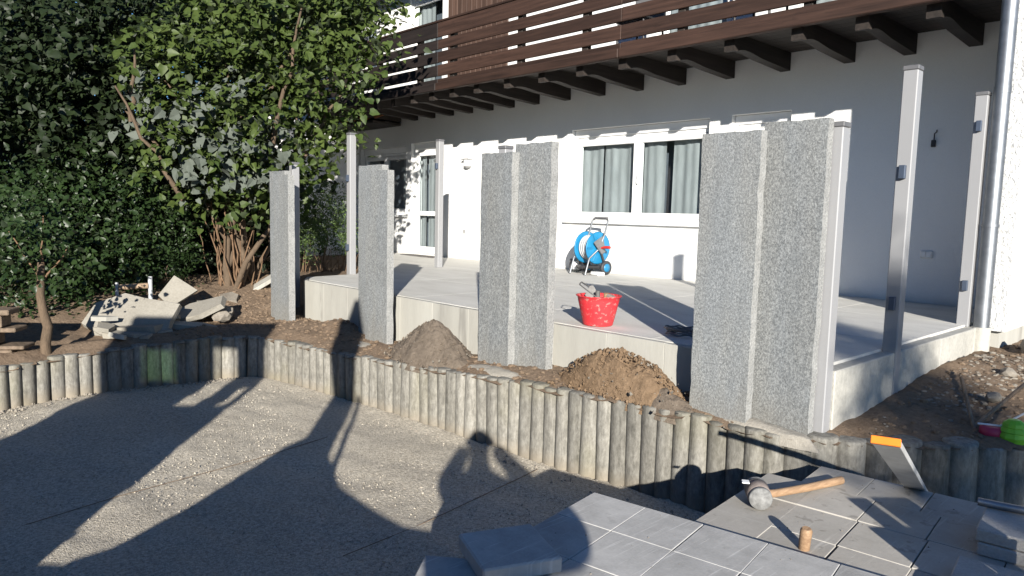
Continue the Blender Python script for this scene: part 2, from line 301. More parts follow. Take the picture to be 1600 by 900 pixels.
# ------------------------------------------------------------------ mesh helpers
ORG = {}
def tag(o, label=None, cat=None, group=None, kind=None):
    if label: o['label'] = label
    if cat: o['category'] = cat
    if group: o['group'] = group
    if kind or cat: o['kind'] = kind or 'thing'
    return o
def empty(name, loc, rz=0.0):
    o = bpy.data.objects.new(name, None); COL.objects.link(o); o.location = loc; o.rotation_euler = (0, 0, rz)
    o.empty_display_size = 0.1; ORG[o] = Vector(loc); return o
class MB:
    """collects shapes in world space (or in the parent's own space when built with local=True)"""
    def __init__(s): s.v = []; s.f = []; s.smooth = []
    def add(s, vs, fs, smooth=False):
        k = len(s.v); s.v += [tuple(v) for v in vs]; s.f += [tuple(i + k for i in q) for q in fs]; s.smooth += [smooth] * len(fs); return s
    def box(s, x0, x1, y0, y1, z0, z1, bev=0.0, rot=None, c=None):
        if bev <= 0:
            vs = [(x, y, z) for z in (z0, z1) for y in (y0, y1) for x in (x0, x1)]
            fs = [(0, 2, 3, 1), (4, 5, 7, 6), (0, 1, 5, 4), (2, 6, 7, 3), (0, 4, 6, 2), (1, 3, 7, 5)]
        else:
            bm = bmesh.new(); bmesh.ops.create_cube(bm, size=1)
            for q in bm.verts: q.co = Vector(((x0 + x1) / 2 + q.co.x * (x1 - x0), (y0 + y1) / 2 + q.co.y * (y1 - y0), (z0 + z1) / 2 + q.co.z * (z1 - z0)))
            bmesh.ops.bevel(bm, geom=list(bm.edges), offset=bev, segments=1, affect='EDGES')
            bm.verts.index_update(); vs = [q.co.copy() for q in bm.verts]; fs = [[q.index for q in p.verts] for p in bm.faces]; bm.free()
        if rot is not None:
            c = Vector(c if c else ((x0 + x1) / 2, (y0 + y1) / 2, (z0 + z1) / 2)); vs = [rot @ (Vector(v) - c) + c for v in vs]
        return s.add(vs, fs)
    def tube(s, pts, r, n=8, caps=True, smooth=True):
        pts = [Vector(p) for p in pts]; rr = r if isinstance(r, (list, tuple)) else [r] * len(pts)
        rings = []; prev = None
        for i, p in enumerate(pts):
            d = (pts[min(i + 1, len(pts) - 1)] - pts[max(i - 1, 0)]).normalized()
            a = prev if prev is not None else (Vector((0, 0, 1)) if abs(d.z) < 0.9 else Vector((1, 0, 0)))
            a = (a - d * a.dot(d)).normalized(); prev = a; b = d.cross(a)
            rings.append([p + rr[i] * (math.cos(2 * math.pi * k / n) * a + math.sin(2 * math.pi * k / n) * b) for k in range(n)])
        vs = [v for q in rings for v in q]; fs = []
        for i in range(len(pts) - 1):
            for k in range(n): fs.append((i * n + k, i * n + (k + 1) % n, (i + 1) * n + (k + 1) % n, (i + 1) * n + k))
        s.add(vs, fs, smooth)
        if caps:
            s.add(rings[0], [tuple(range(n))[::-1]]); s.add(rings[-1], [tuple(range(n))])
        return s
    def lathe(s, prof, c=(0, 0, 0), n=24, axis='Z', smooth=True):
        c = Vector(c); vs = []
        for (r, h) in prof:
            for k in range(n):
                a = 2 * math.pi * k / n; x, y = r * math.cos(a), r * math.sin(a)
                vs.append(c + (Vector((x, y, h)) if axis == 'Z' else Vector((h, x, y)) if axis == 'X' else Vector((y, h, x))))
        fs = [(i * n + k, i * n + (k + 1) % n, (i + 1) * n + (k + 1) % n, (i + 1) * n + k) for i in range(len(prof) - 1) for k in range(n)]
        return s.add(vs, fs, smooth)
    def prism(s, poly, z0, z1):
        n = len(poly); vs = [(p[0], p[1], z0) for p in poly] + [(p[0], p[1], z1) for p in poly]
        return s.add(vs, [tuple(range(n))[::-1], tuple(range(n, 2 * n))] + [(i, (i + 1) % n, n + (i + 1) % n, n + i) for i in range(n)])
    def xform(s, m):
        s.v = [tuple(m @ Vector(v)) for v in s.v]; return s
    def mesh(s, name, org=Vector((0, 0, 0))):
        me = bpy.data.meshes.new(name); o = Vector(org)
        me.from_pydata([tuple(Vector(v) - o) for v in s.v], [], s.f); me.update()
        me.polygons.foreach_set('use_smooth', s.smooth)
        return me
    def build(s, name, mat, parent=None, base=None, local=False):
        if parent is not None:
            org = Vector((0, 0, 0)) if local else ORG[parent]
            o = bpy.data.objects.new(name, s.mesh(name, org)); COL.objects.link(o); o.parent = parent; ORG[o] = org
        else:
            b = Vector(base) if base is not None else Vector((0, 0, 0))
            o = bpy.data.objects.new(name, s.mesh(name, b)); COL.objects.link(o); o.location = b; ORG[o] = b
        o.data.materials.append(M[mat]); return o
def share(src, name, parent, loc, rz=0.0, scale=None):
    o = bpy.data.objects.new(name, src.data if hasattr(src, 'data') else src); COL.objects.link(o); o.parent = parent
    o.location = loc; o.rotation_euler = (0, 0, rz)
    if scale: o.scale = scale
    return o
from mathutils import noise as mn
def fnoise(x, y, z=0.0, o=4):
    return mn.fractal(Vector((x, y, z)), 1.0, 2.0, o)

# ------------------------------------------------------------------ ground
g = MB().box(-400, 400, -400, 400, GZ - 0.6, GZ - 0.03).build('ground', 'soil', base=(0, 0, GZ - 0.6)); tag(g, 'brown earth reaching to the horizon', 'ground', kind='structure')
# palisade line: points on the row's front, with top height
PAL = [(3.4, 7.6, -.38), (1.2, 6.7, -.38), (-0.30, 5.50, -.38), (-0.925, 4.83, -.38), (-1.152, 4.603, -.38), (-1.365, 4.42, -.38), (-1.586, 4.222, -.38), (-1.80, 4.04, -.375), (-2.042, 3.925, -.37), (-2.55, 3.873, -.37), (-3.045, 3.825, -.37), (-3.338, 3.785, -.375), (-4.415, 3.70, -.43), (-5.198, 3.645, -.48), (-5.928, 3.578, -.515), (-6.897, 3.45, -.53), (-7.518, 3.33, -.53), (-7.70, 3.20, -.53), (-7.775, 2.985, -.53), (-7.80, 2.682, -.53), (-7.88, 2.278, -.555), (-7.92, 1.821, -.58), (-7.864, 1.425, -.59), (-7.734, 1.054, -.60), (-7.55, 0.62, -.60), (-7.3, 0.1, -.6), (-7.0, -.6, -.6)]
def gside(x, y):
    """True on the soil side of the palisade row"""
    if y < -.6: return (abs(x + 7.05), 1 if x < -7.05 else -1, -.6)
    best = None
    for a, b in zip(PAL, PAL[1:]):
        ax, ay, bx, by = a[0], a[1], b[0], b[1]
        t = max(0, min(1, ((x - ax) * (bx - ax) + (y - ay) * (by - ay)) / ((bx - ax) ** 2 + (by - ay) ** 2)))
        d = math.hypot(x - ax - t * (bx - ax), y - ay - t * (by - ay)); s = (bx - ax) * (y - ay) - (by - ay) * (x - ax)
        if best is None or d < best[0]: best = (d, -s, a[2] + t * (b[2] - a[2]))
    return best
# gravel yard: a fine sheet near the camera
def gravel_yard():
    mb = MB(); poly = [(p[0] - .02, p[1] + .03) for p in PAL] + [(-6.6, -1.6), (-6, -30), (40, -30), (40, 12), (6, 12)]
    n = len(poly); me_v = [(x, y, GZ) for x, y in poly]
    mb.add(me_v, [tuple(range(n))]); return mb
gy = gravel_yard().build('gravel_yard', 'gravel'); tag(gy, 'raked grey gravel yard below the palisade edging', 'gravel', kind='structure')
bm = bmesh.new(); bm.from_mesh(gy.data); bmesh.ops.recalc_face_normals(bm, faces=bm.faces); bmesh.ops.triangulate(bm, faces=bm.faces); bm.to_mesh(gy.data); bm.free()
if gy.data.polygons[0].normal.z < 0: gy.data.flip_normals()
def gravel_sheet():
    st = .05; vs = []; fs = []; idx = {}
    xs = np.arange(-7.8, 1.0, st); ys = np.arange(-.4, 5.0, st)
    for i, x in enumerate(xs):
        for j, y in enumerate(ys):
            q = gside(x, y)
            if q[1] > 0 and q[0] > .04: continue
            e = min(1, (x + 7.8) / .3, (1.0 - x) / .3, (y + .4) / .3)
            z = .016 * fnoise(x * .9 + .6 * y, y * 2.6 - x * .8, 7.7, 3) + .006 * fnoise(x * 7, y * 7, 2.0, 3)
            if q[0] < .12: z += .012 * (1 - q[0] / .12)
            idx[(i, j)] = len(vs); vs.append((x, y, GZ + .004 + (.012 + z) * e))
    for (i, j) in idx:
        q = [(i, j), (i + 1, j), (i + 1, j + 1), (i, j + 1)]
        if all(k in idx for k in q): fs.append(tuple(idx[k] for k in q))
    return MB().add(vs, fs, True)
tag(gravel_sheet().build('gravel_yard', 'gravel'), 'raked grey gravel yard below the palisade edging', 'gravel', kind='structure')
for pts, lb in (([(-4.45, -.6), (-4.78, .6), (-4.925, 1.207), (-5.049, 2.182), (-5.2, 2.85)], 'thin brown seam line across the left gravel'), ([(-3.30, 1.9), (-3.35, 2.413), (-3.394, 2.687), (-3.569, 3.651)], 'thin brown seam line in the shaded gravel near the palisades')):
    mb = MB(); mb.tube([(x, y, GZ + .022) for x, y in pts], 0.0024, 5)  # thin tube put in where a seam runs through the gravel
    tag(mb.build('seam_line', 'soil', base=(pts[0][0], pts[0][1], GZ)), lb, 'seam')
def scatter_chips():
    n = 5200; mb_v = []; mb_f = []
    pts = []
    while len(pts) < n:
        x = rng.uniform(-7.6, -1.6); y = rng.uniform(.3, 3.7)
        q = gside(x, y)
        if q[1] > 0 or q[0] < .02: continue
        pts.append((x, y))
    for x, y in pts:
        s = rng.uniform(.004, .009) * (1.4 if rng.random() < .04 else 1); a = rng.uniform(0, 6.28)
        k = len(mb_v)
        for i in range(3):
            mb_v.append((x + s * math.cos(a + i * 2.1), y + s * math.sin(a + i * 2.1), GZ + .012))
        mb_v.append((x, y, GZ + .014 + s * .9)); mb_f += [(k, k + 1, k + 3), (k + 1, k + 2, k + 3), (k + 2, k, k + 3)]
    mb = MB(); mb.add(mb_v, mb_f); return mb
def edge_pebbles():
    mb = MB(); acc_ = 0
    for _ in range(900):
        i = int(rng.integers(4, len(PAL) - 2)); t = rng.random(); a, b = PAL[i], PAL[i + 1]; d = Vector((b[0] - a[0], b[1] - a[1])); 
        nx, ny = -d.y / d.length, d.x / d.length; q = .015 + abs(rng.normal(0, .09))
        x, y = a[0] + t * d.x + nx * q, a[1] + t * d.y + ny * q; s_ = .005 + .014 * rng.random() ** 3; b0 = rng.uniform(0, 6.28)
        vs = [(x + s_ * math.cos(b0 + k * 1.257) * rng.uniform(.7, 1.3), y + s_ * math.sin(b0 + k * 1.257) * rng.uniform(.7, 1.3), GZ + .015) for k in range(5)] + [(x, y, GZ + .02 + s_ * .8)]
        mb.add(vs, [(k, (k + 1) % 5, 5) for k in range(5)])
    return mb
tag(edge_pebbles().build('edge_pebbles', 'stone'), 'small stones gathered along the foot of the palisades', 'pebbles', kind='stuff')
tag(scatter_chips().build('gravel_chips', 'gravel'), 'loose gravel chips lying on the yard', 'gravel', kind='stuff')

# soil bed between palisades, terrace and house
XR, YT, YW = -1.845, 4.20, 8.72
TPOLY = [(XR, YT), (XR, YW), (-13.6, YW), (-12.4, 7.9), (-8.74, 5.2), (-8.62, 4.43), (-8.25, YT)]
def inpoly(x, y, P):
    c = False
    for i in range(len(P)):
        x1, y1 = P[i]; x2, y2 = P[i - 1]
        if (y1 > y) != (y2 > y) and x < (x2 - x1) * (y - y1) / (y2 - y1) + x1: c = not c
    return c
def soil_z(x, y, d, zt):
    z = zt - .03
    if x > -2.2:                                   # right bed climbs to the terrace side
        k = min(1, max(0, d) / 1.6); zz = -.40 + .19 * k
        z = z + (zz - z) * min(1, (x + 2.2) / .5)
    elif x > -8.2: z = z + min(.09, .35 * d)
    else: z = z + min(.40, .14 * d) + (.05 * math.sin(1.7 * x) * min(1, d))
    # loose bank by the second slab pair
    z += .13 * math.exp(-(((x + 7.0) / .34) ** 2 + ((y - 4.02) / .15) ** 2))
    z += .04 * math.exp(-(((x + 7.6) / .6) ** 2 + ((y - 3.95) / .25) ** 2))
    return z + .022 * fnoise(x * 3, y * 3) + .012 * fnoise(x * 11, y * 11, 3.3)
def soil_bed():
    st = .05; xs = np.arange(-18, 4.5, st); ys = np.arange(-1.2, 9.3, st)
    idx = {}; vs = []; fs = []; val = {}
    for i, x in enumerate(xs):
        for j, y in enumerate(ys):
            coarse = x < -11 or x > .8
            if coarse and (i % 4 or j % 4): continue
            q = gside(x, y)
            d, s, zt = q
            if s < 0 and d > .03: continue
            val[(i, j)] = (x, y, soil_z(x, y, d if s > 0 else 0, zt))
    for (i, j), v in val.items(): idx[(i, j)] = len(vs); vs.append(v)
    for (i, j) in val:
        for s in (1, 4):
            x = xs[i]
            if (s == 4) != (x < -11 or x > .8): continue
            if s == 4 and (i % 4 or j % 4): continue
            q = [(i, j), (i + s, j), (i + s, j + s), (i, j + s)]
            if all(k in idx for k in q):
                fs.append(tuple(idx[k] for k in q))
    mb = MB(); mb.add(vs, fs, True); return mb
tag(soil_bed().build('soil_bed', 'soil'), 'bare earth behind the palisade edging', 'soil', kind='structure')

# ------------------------------------------------------------------ terrace
tr = empty('terrace', (-5, 6, -.6)); tag(tr, 'concrete terrace slab in front of the house', 'terrace', kind='structure')
TIN = [(XR - .001, YT + .062), (XR - .001, YW), (-13.6, YW), (-12.4, 7.9), (-8.69, 5.2), (-8.57, 4.45), (-8.23, YT + .062)]
MB().prism(TIN[::-1], -.62, -.004).build('slab', 'terrace', tr)
# joints in the slab are real gaps between surface fields
xs = [XR + .002, -3.05, -4.55, -6.05, -7.55, -8.4]
mb = MB()
for k in range(len(xs) - 1):
    x1, x0 = xs[k], xs[k + 1]
    for (y0, y1) in ((YT + .065, 5.68), (5.686, 7.2), (7.206, YW - .004)):
        mb = MB()
        if k == len(xs) - 2 and y0 < 4.5: mb.prism([(-8.22, y0), (x1 - .006, y0), (x1 - .006, y1), (-8.68, y1), (-8.56, 4.45)], -.004, 0)
        elif k == len(xs) - 2: mb.prism([(-8.68 - (y0 - 5.2) * 1.33, y0), (x1 - .006, y0), (x1 - .006, y1), (-8.68 - (y1 - 5.2) * 1.33, y1)], -.004, 0)
        else: mb.box(x0, x1 - .006, y0, y1, -.004, 0)
        mb.build('concrete_field', 'terrace', tr)
# front edging panels
ed = [XR, -2.35, -2.90, -3.42, -3.97, -4.5, -5.05, -5.6, -6.15, -6.68, -7.2, -7.74, -8.25]
for a, b in zip(ed, ed[1:]):
    MB().box(b + .002, a - .0005, YT, YT + .06, -.75, -.003 + rnd.uniform(-.002, .002), .0022).build('edging_panel', 'edging', tr)
for p, q in (((-8.25, YT), (-8.62, 4.43)), ((-8.62, 4.43), (-8.74, 5.2))):
    d = Vector((q[0] - p[0], q[1] - p[1], 0)); L = d.length; a = math.atan2(d.y, d.x)
    mb = MB().box(0, L, -.05, 0, -.75, -.003, .005); mb.xform(Matrix.Translation((p[0], p[1], 0)) @ Matrix.Rotation(a, 4, 'Z')); mb.build('edging_panel', 'edging', tr)
# rough cast side beam along the right edge
for y0, y1 in ((4.308, 5.267), (5.368, 6.25), (6.254, 7.14), (7.144, 8.7)):
    MB().box(XR + .001, XR + .092, y0, y1, -.6, -.014 + rnd.uniform(-.004, .002), .006).build('side_kerb', 'side_concrete', tr)

# ------------------------------------------------------------------ house
ho = empty('house', (-8, YW, 0)); tag(ho, 'white rendered house behind the terrace', 'house')
def wall_with_holes(x0, x1, z0, z1, holes, y, th=.3):
    """solid wall split round its openings: boxes butted edge to edge"""
    xs = sorted({x0, x1, *[h[0] for h in holes], *[h[1] for h in holes]}); mb = MB()
    for a, b in zip(xs, xs[1:]):
        cut = sorted([(h[2], h[3]) for h in holes if h[0] <= a + 1e-6 and h[1] >= b - 1e-6]); z = z0
        for c, d in cut:
            if c > z: mb.box(a, b, y, y + th, z, c)
            z = d
        if z1 > z: mb.box(a, b, y, y + th, z, z1)
    return mb
H_LOW = [(-7.965, -5.455, .80, 2.232), (-12.405, -11.39, .03, 2.266), (-14.36, -12.59, .80, 2.228), (-5.122, -4.305, .03, 2.24)]
H_UP = [(-12.50, -11.40, 3.05, 5.25), (-14.35, -13.72, 3.7, 5.2), (-6.4, -5.2, 3.05, 5.25), (-4.3, -3.4, 3.05, 5.25)]
lw = wall_with_holes(-20, -1.582, -.5, 2.95, H_LOW, YW).build('wall', 'stucco', ho)
wall_with_holes(-20, -1.582, 2.95, 7.5, H_UP, YW).build('wall', 'stucco', ho)
MB().box(-1.78, -1.578, 7.35, YW, -.045, 7.5).build('end_wall', 'plaster', ho)
MB().box(-1.76, -1.63, 7.41, YW, -.5, -.045).build('plinth', 'edging', ho)
MB().box(-1.5775, -1.572, 8.0, 8.69, .0, 2.2).build('side_door', 'dark', ho)
MB().box(-1.8, -1.58, YW + .3, 13, -.5, 7.5).build('side_wall', 'plaster', ho)
MB().box(-20, -1.55, YW + 3.0, YW + 3.2, -.5, 7.5).build('inner_wall', 'room', ho)
MB().box(-20, -1.81, YW + .3, YW + 3, 2.75, 2.95).build('ceiling', 'room', ho)
MB().box(-20, -1.81, YW + .3, YW + 3, -.1, 0.0).build('room_floor', 'room', ho)
MB().box(-20, -1.0, 7.55, 13, 5.60, 5.72).build('eave', 'panelling', ho)
ro = MB(); ro.add([(-20, 7.2, 5.74), (-1.0, 7.2, 5.74), (-1.0, 13.5, 9.2), (-20, 13.5, 9.2), (-20, 7.2, 5.9), (-1.0, 7.2, 5.9), (-1.0, 13.5, 9.36), (-20, 13.5, 9.36)], [(0, 3, 2, 1), (4, 5, 6, 7), (0, 1, 5, 4), (1, 2, 6, 5), (2, 3, 7, 6), (3, 0, 4, 7)]); ro.build('roof', 'tile', ho)
# left wing, shaded by the hazel
MB().box(-20, -14.42, 4.9, YW - .005, -.5, 2.75).build('wing_wall', 'stucco', ho)
def win(x0, x1, z0, z1, leaves, sill=True, cur='curtain', reveal=.10, box=.12, kind='window', rail=None, drape=None):
    root = MB().box(x0, x0 + .055, YW + reveal, YW + reveal + .07, z0, z1 - box - .002, .005).box(x1 - .055, x1, YW + reveal, YW + reveal + .07, z0, z1 - box - .002, .005) \
        .box(x0 + .055, x1 - .055, YW + reveal, YW + reveal + .07, z0, z0 + .055, .005).box(x0 + .055, x1 - .055, YW + reveal, YW + reveal + .07, z1 - box - .055, z1 - box - .002, .005).build(kind, 'frame', ho)
    MB().box(x0 + .002, x1 - .002, YW + reveal - .025, YW + reveal + .06, z1 - box, z1 - .002, .006).build('shutter_box', 'frame', root)
    for q in (x0 + .01, x1 - .035): MB().box(q, q + .025, YW + reveal - .03, YW + reveal - .002, z0 + .03, z1 - box, .004).build('shutter_rail', 'frame', root)
    W = (x1 - x0 - .11) / leaves
    for k in range(leaves):
        a, b = x0 + .055 + k * W + .004, x0 + .055 + (k + 1) * W - .004; c, d = z0 + .059, z1 - box - .06; y = YW + reveal - .012; s = .075
        mb = MB().box(a, a + s, y, y + .06, c, d, .008).box(b - s, b, y, y + .06, c, d, .008).box(a + s, b - s, y, y + .06, c, c + s, .008).box(a + s, b - s, y, y + .06, d - s, d, .008)
        if rail: mb.box(a + s, b - s, y, y + .06, rail, rail + .09, .008)
        mb.build('sash', 'frame', root)
        MB().add([(a + s - .004, y + .026, c + s - .004), (b - s + .004, y + .026, c + s - .004), (b - s + .004, y + .026, d - s + .004), (a + s - .004, y + .026, d - s + .004)], [(0, 1, 2, 3)]).build('pane', 'glass', root)
        if k == leaves - 1 and leaves > 1: MB().box(a + .02, a + .045, y - .04, y - .001, (c + d) / 2 - .09, (c + d) / 2 + .05, .006).build('handle', 'frame', root)
    if sill:
        MB().box(x0 - .09, x1 + .06, YW - .07, YW + reveal - .03, z0 - .045, z0 - .012, .006).build('sill', 'frame', root)
    if drape:  # added flat sheet behind the drapes, coloured like reflected sky
        MB().add([(x0 + .02, YW + reveal + .30, z0 + .02), (x1 - .02, YW + reveal + .30, z0 + .02), (x1 - .02, YW + reveal + .30, z1 - .1), (x0 + .02, YW + reveal + .30, z1 - .1)], [(0, 1, 2, 3)]).build('reflection_sheet', 'sky_sheen', root)
    for (ca, cb) in (drape or []):
        vs = []; n = int((cb - ca) / .012) + 2; ph = rnd.uniform(0, 6)
        for i in range(n):
            u = ca + (cb - ca) * i / (n - 1)
            yy = YW + reveal + .11 + .006 * math.sin(u * 40 + ph) + .012 * math.sin(u * 13 + ph * 2)
            vs += [(u, yy, z0 + .02), (u + .01 * math.sin(u * 9), yy, z1 - .1)]
        MB().add(vs, [(2 * i, 2 * i + 2, 2 * i + 3, 2 * i + 1) for i in range(n - 1)], True).build('curtain', 'curtain', root)
    return root
win(-7.963, -5.457, .802, 2.230, 2, drape=[(-7.93, -7.46), (-7.44, -6.88), (-6.68, -6.28), (-6.16, -5.58)])
win(-12.403, -11.392, .035, 2.264, 1, sill=False, kind='door', rail=.80, drape=[(-12.33, -12.12), (-12.08, -11.45)])
win(-14.358, -12.592, .802, 2.226, 2, drape=[(-14.3, -13.9), (-12.95, -12.7)])
win(-5.12, -4.307, .035, 2.238, 1, sill=False, kind='door', drape=[(-5.0, -4.4)])
win(-12.498, -11.402, 3.05, 5.248, 1, sill=False, kind='door', drape=[(-12.4, -11.9)])
win(-14.348, -13.722, 3.70, 5.198, 1, drape=[(-14.3, -14.0)])
win(-6.398, -5.202, 3.05, 5.248, 1, sill=False, kind='door', drape=[(-6.3, -5.3)])
win(-4.298, -3.402, 3.05, 5.248, 1, sill=False, kind='door', drape=[(-4.2, -3.5)])
# brown boarded part of the upper wall
x = -11.20
while x < -9.52:
    MB().box(x + .002, x + .136, YW - .035, YW - .002, 3.0, 5.58, .006).build('panelling_board', 'panelling', ho); x += .14
# little tiled pent roof at the left
for k in range(9):
    x = -15.0 + k * .27
    mb = MB(); prof = [(-.135, 0), (-.09, .05), (0, .075), (.07, .045), (.105, .0), (.135, .01)]
    vs = []
    for (u, h) in prof: vs += [(x + u, 8.05, 2.74 + h), (x + u, 8.70, 3.02 + h), (x + u, 8.05, 2.72 + h), (x + u, 8.70, 3.0 + h)]
    n = len(prof); fs = []
    for i in range(n - 1):
        p = 4 * i; q = p + 4; fs += [(p, q, q + 1, p + 1), (p + 2, p + 3, q + 3, q + 2), (p, p + 2, q + 2, q)]
    mb.add(vs, fs).build('roof_tile', 'tile', ho)
MB().box(-15.2, -12.75, 8.02, 8.7, 2.64, 2.70, .01).build('pent_roof_board', 'beam', ho)

# ------------------------------------------------------------------ balcony
ba = empty('balcony', (-7, 7.1, 2.7)); tag(ba, 'dark brown timber balcony along the upper floor', 'balcony')
BX = [-2.42, -3.05, -3.70, -4.48, -5.24, -5.98, -6.70, -7.42, -8.14, -8.84, -9.45, -10.0, -10.57, -11.14, -11.72, -12.3, -12.9, -13.5, -14.1]
SOF = 2.93
bmm = None
for k, x in enumerate(BX):
    wdt = .125; y0, y1 = 7.38, YW - .003
    prof = [(y1, SOF), (y1, 2.715), (8.0, 2.748), (7.74, 2.776), (7.62, 2.778), (7.52, 2.762), (7.46, 2.742), (y0, 2.735), (y0, SOF)]   # carved nose
    vs = [(0, p[0] - 8, p[1]) for p in prof] + [(wdt, p[0] - 8, p[1]) for p in prof]; n = len(prof)
    if bmm is None:
        bmm = MB().add(vs, [tuple(range(n))[::-1], tuple(range(n, 2 * n))] + [(i, (i + 1) % n, n + (i + 1) % n, n + i) for i in range(n)]).mesh('beam'); bmm.materials.append(M['beam'])
    o = bpy.data.objects.new('beam', bmm); COL.objects.link(o); o.parent = ba; o.location = Vector((x, 8, 0)) - ORG[ba]
y = 7.36
k = 0
while y < YW - .02:                                     # floor planks seen from below
    MB().box(-14.6, -1.70, y, min(y + .145, YW - .004), SOF + .002, SOF + .03).build('floor_plank', 'beam', ba); y += .15
seams = [-14.6, -9.68, -5.9, -1.72]
rows = [(3.699, 3.925, 7.295), (3.51, 3.662, 7.305), (3.298, 3.471, 7.305), (3.083, 3.257, 7.305), (2.972, 3.041, 7.305)]
for z0, z1, yy in rows:
    for a, b in zip(seams, seams[1:]):
        MB().box(a + .003, b - .003, yy, yy + .03, z0 + rnd.uniform(-.004, .004), z1 + rnd.uniform(-.004, .004), .006).build('rail_board', 'board_shade' if b < -9 else 'board', ba)
for a, b in zip(seams, seams[1:]):
    MB().box(a + .003, b - .003, 7.255, 7.345, 2.848, 2.968, .010).build('fascia_board', 'board_shade' if b < -9 else 'board', ba)
MB().box(-14.6, -1.72, 7.28, 7.38, 3.929, 3.962, .006).build('handrail', 'board', ba)
for x in (-14.3, -12.75, -11.5, -10.25, -9.35, -7.78, -6.53, -5.04, -3.52, -2.0):
    MB().box(x - .05, x + .05, 7.338, 7.42, 2.97, 3.925, .005).build('baluster_post', 'beam', ba)
# folded things stored on the balcony, glimpsed through the gaps
def balcony_chair(x, label):
    c = empty('balcony_chair', (x, 7.8, SOF + .035)); tag(c, label, 'chair', 'chairs on the balcony')
    z = SOF + .035
    MB().box(x - .24, x + .24, 7.6, 8.05, z + .42, z + .46, .01).build('seat', 'grey_plastic', c)
    MB().box(x - .24, x + .24, 8.0, 8.05, z + .5, z + .92, .01).build('backrest', 'grey_plastic', c)
    for sx in (-.22, .22):
        for yy in (7.62, 8.03): MB().tube([(x + sx, yy, z), (x + sx * .9, yy, z + .44)], .016, 6).build('leg', 'dark', c)
balcony_chair(-6.0, 'grey balcony chair glimpsed between the balcony boards on the left')
balcony_chair(-4.3, 'grey balcony chair glimpsed between the balcony boards on the right')

# ------------------------------------------------------------------ wall fittings
wl = empty('wall_lamp', (-10.55, YW, 1.70)); tag(wl, 'small grey wall lamp left of the tall granite slabs', 'lamp')
MB().box(-10.66, -10.44, YW - .10, YW - .004, 1.86, 1.885, .004).build('cover', 'lamp', wl)
MB().lathe([(.085, 1.745), (.085, 1.858)], (-10.55, YW - .02, 0), 20).build('diffuser', 'white', wl)
MB().lathe([(.0, 1.70), (.05, 1.705), (.088, 1.742)], (-10.55, YW - .02, 0), 20).build('bowl', 'lamp', wl)
so = empty('wall_socket', (-10.6, YW, .5)); tag(so, 'small outdoor socket low on the sunny white wall', 'socket')
MB().box(-10.66, -10.57, YW - .03, YW - .003, .48, .58, .008).build('housing', 'white', so); MB().box(-10.65, -10.58, YW - .036, YW - .030, .50, .56, .004).build('lid', 'lamp', so)
so = empty('wall_socket', (-2.66, YW, .5)); tag(so, 'white double socket on the shaded wall near the corner', 'socket')
MB().box(-2.72, -2.60, YW - .025, YW - .003, .50, .58, .006).build('housing', 'white', so); MB().box(-2.71, -2.665, YW - .03, YW - .025, .51, .57, .004).box(-2.655, -2.61, YW - .03, YW - .025, .51, .57, .004).build('lid', 'frame', so)
hk = empty('wall_cable', (-2.675, YW, 1.70)); tag(hk, 'short dark cable end dangling from the shaded wall', 'cable')
MB().tube([(-2.66, YW - .002, 1.88), (-2.65, YW - .03, 1.86), (-2.67, YW - .035, 1.84), (-2.675, YW - .02, 1.77)], .006, 6).build('wire', 'dark', hk)
MB().box(-2.70, -2.655, YW - .035, YW - .004, 1.70, 1.775, .006).build('plug', 'dark', hk)
dp = empty('downpipe', (-1.735, 7.25, -.2)); tag(dp, 'galvanised downpipe at the house corner with a pale foot', 'downpipe')
px_, py_ = -1.735, 7.25
MB().tube([(px_, py_, -.02), (px_, py_, 2.05), (px_, py_, 5.6)], .062, 22).build('pipe', 'galv', dp)
MB().tube([(px_, py_, -.32), (px_, py_, -.01)], .074, 22).build('stand_pipe', 'side_concrete', dp)
for z in (.87, 2.91): MB().tube([(px_, py_, z - .012), (px_, py_, z + .012)], .068, 22).tube([(px_, py_, z), (px_ + .03, py_ + .1, z)], .01, 6).build('clamp', 'galv', dp)
MB().tube([(px_, py_, 1.98), (px_, py_, 2.04)], .0645, 22).build('sleeve', 'galv', dp)

# ------------------------------------------------------------------ steel posts
def post(x0, y0, z0, z1, label, brackets=(), wd=.095):
    o = empty('steel_post', (x0 + wd / 2, y0 + wd / 2, z0)); tag(o, label, 'post', 'light grey steel posts')
    MB().box(x0, x0 + wd, y0, y0 + wd, z0, z1 - .03, .006).build('profile', 'post', o)
    MB().box(x0 - .003, x0 + wd + .003, y0 - .003, y0 + wd + .003, z1 - .03, z1, .004).build('cap', 'cap', o)
    for z, m in brackets:
        MB().box(x0 + .03, x0 + .07, y0 - .035, y0 - .001, z, z + .09, .003).build('bracket', m, o)
post(-1.86, 4.21, -.55, 1.442, 'steel post directly behind the right edge of the largest slab')
post(-1.842, 5.27, -.45, 1.918, 'tallest-looking grey post standing free on the right terrace edge', ((1.17, 'bracket'), (.28, 'bracket')))
post(-1.918, 7.195, -.02, 2.005, 'grey post beside the downpipe at the house corner', ((1.67, 'bracket'), (.30, 'bracket')))
post(-9.23, 6.95, -.0, 2.01, 'grey post in front of the white terrace door', ((1.55, 'bracket'),))
post(-8.80, 5.12, -.3, 1.915, 'grey post at the left terrace edge before the shrubs', ((1.26, 'bracket'), (.32, 'bracket')))
post(-4.80, 4.30, 0, 1.468, 'grey post hidden behind the middle slab pair, only its cap showing')
post(-8.72, 4.25, -.55, 1.462, 'grey post peeking over the leftmost slab pair')

